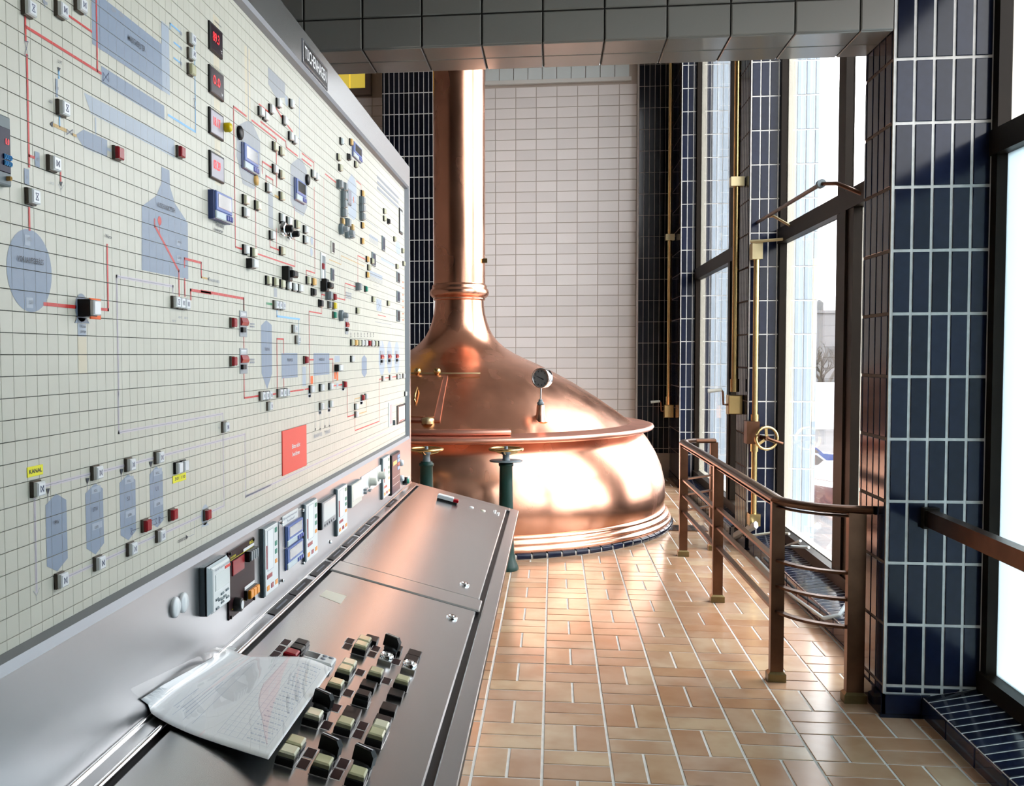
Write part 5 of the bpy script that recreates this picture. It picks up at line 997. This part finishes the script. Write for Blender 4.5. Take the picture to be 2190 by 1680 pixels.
def lever(x, y):
    u, v = dplace(x, y, 0.012); M = T(DESK, u, v); o = MB().taper((-MY / 2, -MX / 2, 0), (MY / 2, MX / 2, 0.012), 0.0015, M).build('rotary_lever', 'black_plastic', lid1)
    MB().lathe([(0.019, 0.012), (0.018, 0.02), (0, 0.022)], 22, M).build('lever_collar', 'black_plastic', o); R = M @ Matrix.Rotation(math.radians(-18), 4, 'Z')
    MB().prism([(-0.020, 0.018), (0.022, 0.018), (0.022, 0.046), (-0.012, 0.046), (-0.020, 0.036)], -0.0075, 0.0075, R @ frame((0, 0, 0), (0, 1, 0), (0, 0, 1))).build('lever_grip', 'black_plastic', o)
    MB().prism([(0.0225, 0.024), (0.0235, 0.024), (0.0235, 0.0465), (-0.012, 0.0475), (-0.012, 0.0462), (0.0225, 0.0462)], -0.0015, 0.0015, R @ frame((0, 0, 0), (0, 1, 0), (0, 0, 1))).build('lever_mark', 'white_ink', o)
for x, y in ((1475, 385), (820, 935), (885, 1380), (1205, 1480)): lever(x, y)
for x, y in ((1430, 430), (1650, 508)):
    u, v = dplace(x, y, 0.02); M = T(DESK, u, v); o = MB().taper((-MY / 2, -MX / 2, 0), (MY / 2, MX / 2, 0.012), 0.002, M).build('key_lock', 'steel_bright', lid1); MB().lathe([(0.017, 0.011), (0.017, 0.020), (0.014, 0.022), (0.012, 0.018), (0, 0.018)], 26, M).build('lock_ring', 'chrome', o); MB().lathe([(0.008, 0.018), (0.008, 0.024), (0, 0.025)], 16, M).box((-0.0012, -0.005, 0.024), (0.0012, 0.005, 0.0255), M).build('lock_core', 'chrome', o)
for x, y in ((1095, 312), (1070, 365), (1340, 385), (1305, 440), (1535, 510), (1190, 610), (1440, 690), (1080, 805), (875, 1110), (1215, 1115), (1175, 1195), (720, 1372), (655, 1475), (1030, 1472), (970, 1572), (490, 325), (440, 385), (390, 440), (960, 945)):
    u, v = dplace(x, y, 0.001); M = T(DESK, u, v); o = link('legend_plate', shared('lg1', lambda: MB().taper((-0.021, -0.011, 0), (0.021, 0.011, 0.002), 0.0003).mesh('legend_plate', 'white_case')), lid1, M); link('legend_field', shared('lg2', lambda: MB().taper((-0.019, -0.009, 0.002), (0.019, 0.009, 0.0026), 0.0002).mesh('legend_field', 'brown_panel')), o, M)
for x, y, L_ in ((993, 1251, lid2), (966, 1322, lid1)):
    u, v = du(dk(x, y)); M = T(DESK, u, v); o = MB().lathe([(0.017, 0.0), (0.017, 0.006), (0.013, 0.009), (0.011, 0.007), (0, 0.007)], 26, M).build('lid_lock', 'chrome', L_); MB().lathe([(0.006, 0.007), (0.006, 0.010), (0, 0.010)], 14, M).build('lock_core', 'chrome', o)
pp = [du(dk(*q)) for q in ((683, 1274), (697, 1262), (741, 1275), (728, 1292))]; MB().prism(pp, 0.0015, 0.002, DESK).build('paper_sticker', 'cream_paint', lid1)
for x, y, mt in ((1008, 1085, 'white_case'), (1033, 1092.5, 'cream_paint')): u, v = du(dk(x, y)); MB().lathe([(0.013, 0), (0.012, 0.004), (0, 0.005)], 22, T(DESK, u, v, 0.001)).build('lid_disc', mt, lid2)
for x, y in ((1058, 1094), (1065, 1099)): u, v = du(dk(x, y)); MB().lathe([(0.007, 0), (0.007, 0.008), (0, 0.009)], 16, T(DESK, u, v, 0.001)).build('lid_screw', 'chrome', lid2)
# ================================================================== LOOSE THINGS ON THE DESK
def resting(name, x, y, h, rot, label, cat):
    u, v = du(dk(x, y, h)); M = T(DESK, u, v, 0.0016) @ Matrix.Rotation(rot, 4, 'Z'); return empty(name, tuple(M.translation)), M
e, M = resting('pocket_device', 956, 1068, 0.012, 0.0, '', ''); tag(e, 'small white and black device with a red end on the empty desk lid', 'device')
MB().taper((-0.018, -0.050, 0.0), (0.018, 0.050, 0.010), 0.002, M).build('base', 'black_plastic', e)
MB().taper((-0.016, -0.028, 0.010), (0.016, 0.052, 0.030), 0.004, M).build('cover', 'white_cap', e); MB().taper((-0.015, -0.054, 0.010), (0.015, -0.029, 0.024), 0.003, M).build('end', 'red_cap', e)
e, M = resting('timer', 676, 1408, 0.012, 0.0, '', ''); tag(e, 'small white digital timer tucked under the paper list', 'timer')
MB().taper((-0.026, -0.040, 0.0), (0.026, 0.0325, 0.017), 0.004, M).build('case', 'white_case', e); MB().taper((-0.017, -0.002, 0.016), (0.017, 0.030, 0.0176), 0.0004, M).build('display', 'lcd', e)
for k, (u, v) in enumerate(((0.012, -0.014), (-0.006, -0.014), (0.012, -0.029))): MB().lathe([(0.006, 0.016), (0.006, 0.0185), (0, 0.019)], 16, M @ Matrix.Translation((u, v, 0))).build('key', 'ink_soft', e)
# paper list in a plastic sleeve: one sagging sheet
def spline(keys, s):
    for i in range(len(keys) - 1):
        if s <= keys[i + 1][0] or i == len(keys) - 2:
            p0 = keys[max(i - 1, 0)][1]; p1, p2 = keys[i][1], keys[i + 1][1]; p3 = keys[min(i + 2, len(keys) - 1)][1]; t = (s - keys[i][0]) / (keys[i + 1][0] - keys[i][0])
            return 0.5 * (2 * p1 + (p2 - p0) * t + (2 * p0 - 5 * p1 + 4 * p2 - p3) * t * t + (3 * p1 - p0 - 3 * p2 + p3) * t ** 3)
def sheet():
    lo = [(0, at(279, 1475, X=-0.727)), (0.10, dk(303, 1506, 0.022)), (0.20, dk(338, 1535, 0.010)), (0.36, dk(400, 1566, 0.007)), (0.68, dk(485, 1596, 0.014)), (1, dk(574, 1624, 0.030))]
    hi = [(0, at(477, 1379, X=-0.729)), (0.12, dk(505, 1394, 0.014)), (0.26, dk(537, 1404, 0.009)), (0.42, dk(572, 1405, 0.013)), (0.58, dk(612, 1404, 0.021)), (0.76, dk(655, 1407, 0.027)), (1, dk(711, 1428, 0.031))]
    n, m = 30, 20; vs = []
    for i in range(n + 1):
        a, b = spline(lo, i / n), spline(hi, i / n)
        for j in range(m + 1):
            p = a.lerp(b, j / m); p.x = max(p.x, XF + 0.004); vs.append(p)
    return vs, n, m
vs, n, m = sheet(); e = empty('paper_list', tuple(vs[(n // 2) * (m + 1) + m // 2])); tag(e, 'printed white list in a clear plastic sleeve lying over the desk buttons', 'paper')
def grid_mesh(vs, n, m, i0, i1, j0, j1, up, th):
    mb = MB(); w = j1 - j0 + 1; top = [vs[i * (m + 1) + j] + Vector((0, 0, up)) for i in range(i0, i1 + 1) for j in range(j0, j1 + 1)]; h = i1 - i0 + 1
    mb.add(top, [(i * w + j, (i + 1) * w + j, (i + 1) * w + j + 1, i * w + j + 1) for i in range(h - 1) for j in range(w - 1)], True); return mb
g = grid_mesh(vs, n, m, 2, n, 0, m, 0.0006, 0).build('sheet', 'paper', e); md = g.modifiers.new('thick', 'SOLIDIFY'); md.thickness = 0.0005
g = grid_mesh(vs, n, m, 0, n, 0, m, 0.0022, 0).build('plastic_sleeve', 'glass', e)
def spt(s, t):
    i, j = min(n - 1e-6, s * n), min(m - 1e-6, t * m); a, b = int(i), int(j); fi, fj = i - a, j - b; q = lambda ii, jj: vs[ii * (m + 1) + jj]
    return q(a, b).lerp(q(a + 1, b), fi).lerp(q(a, b + 1).lerp(q(a + 1, b + 1), fi), fj) + Vector((0, 0, 0.0013))
rl_ = MB()
def pline(s0, t0, s1, t1, w):
    k = 12; pts = [(s0 + (s1 - s0) * q / k, t0 + (t1 - t0) * q / k) for q in range(k + 1)]; ds, dt = (w, 0) if abs(t1 - t0) > abs(s1 - s0) else (0, w)
    a = [spt(min(1, s), min(1, t)) for s, t in pts]; b = [spt(min(1, s + ds), min(1, t + dt)) for s, t in pts]; rl_.add(a + b, [(q, q + 1, q + k + 2, q + k + 1) for q in range(k)])
for s in (0.24, 0.30, 0.35, 0.55, 0.60, 0.64, 0.70, 0.74, 0.92): pline(s, 0.08, s, 0.9, 0.0022)
for q in range(20): pline(0.55, 0.08 + q * 0.043, 0.92, 0.08 + q * 0.043, 0.0014)
for q in range(20):
    t = 0.09 + q * 0.043; s = 0.76
    while s < 0.9: e2 = s + random.uniform(0.01, 0.03); pline(s, t + 0.012, min(e2, 0.91), t + 0.012, 0.010); s = e2 + 0.008
for q in range(6): pline(0.2 + q * 0.02, 0.15, 0.2 + q * 0.02, 0.15 + 0.5 * random.random(), 0.004)
rl_.build('print', 'pale_ink', e)
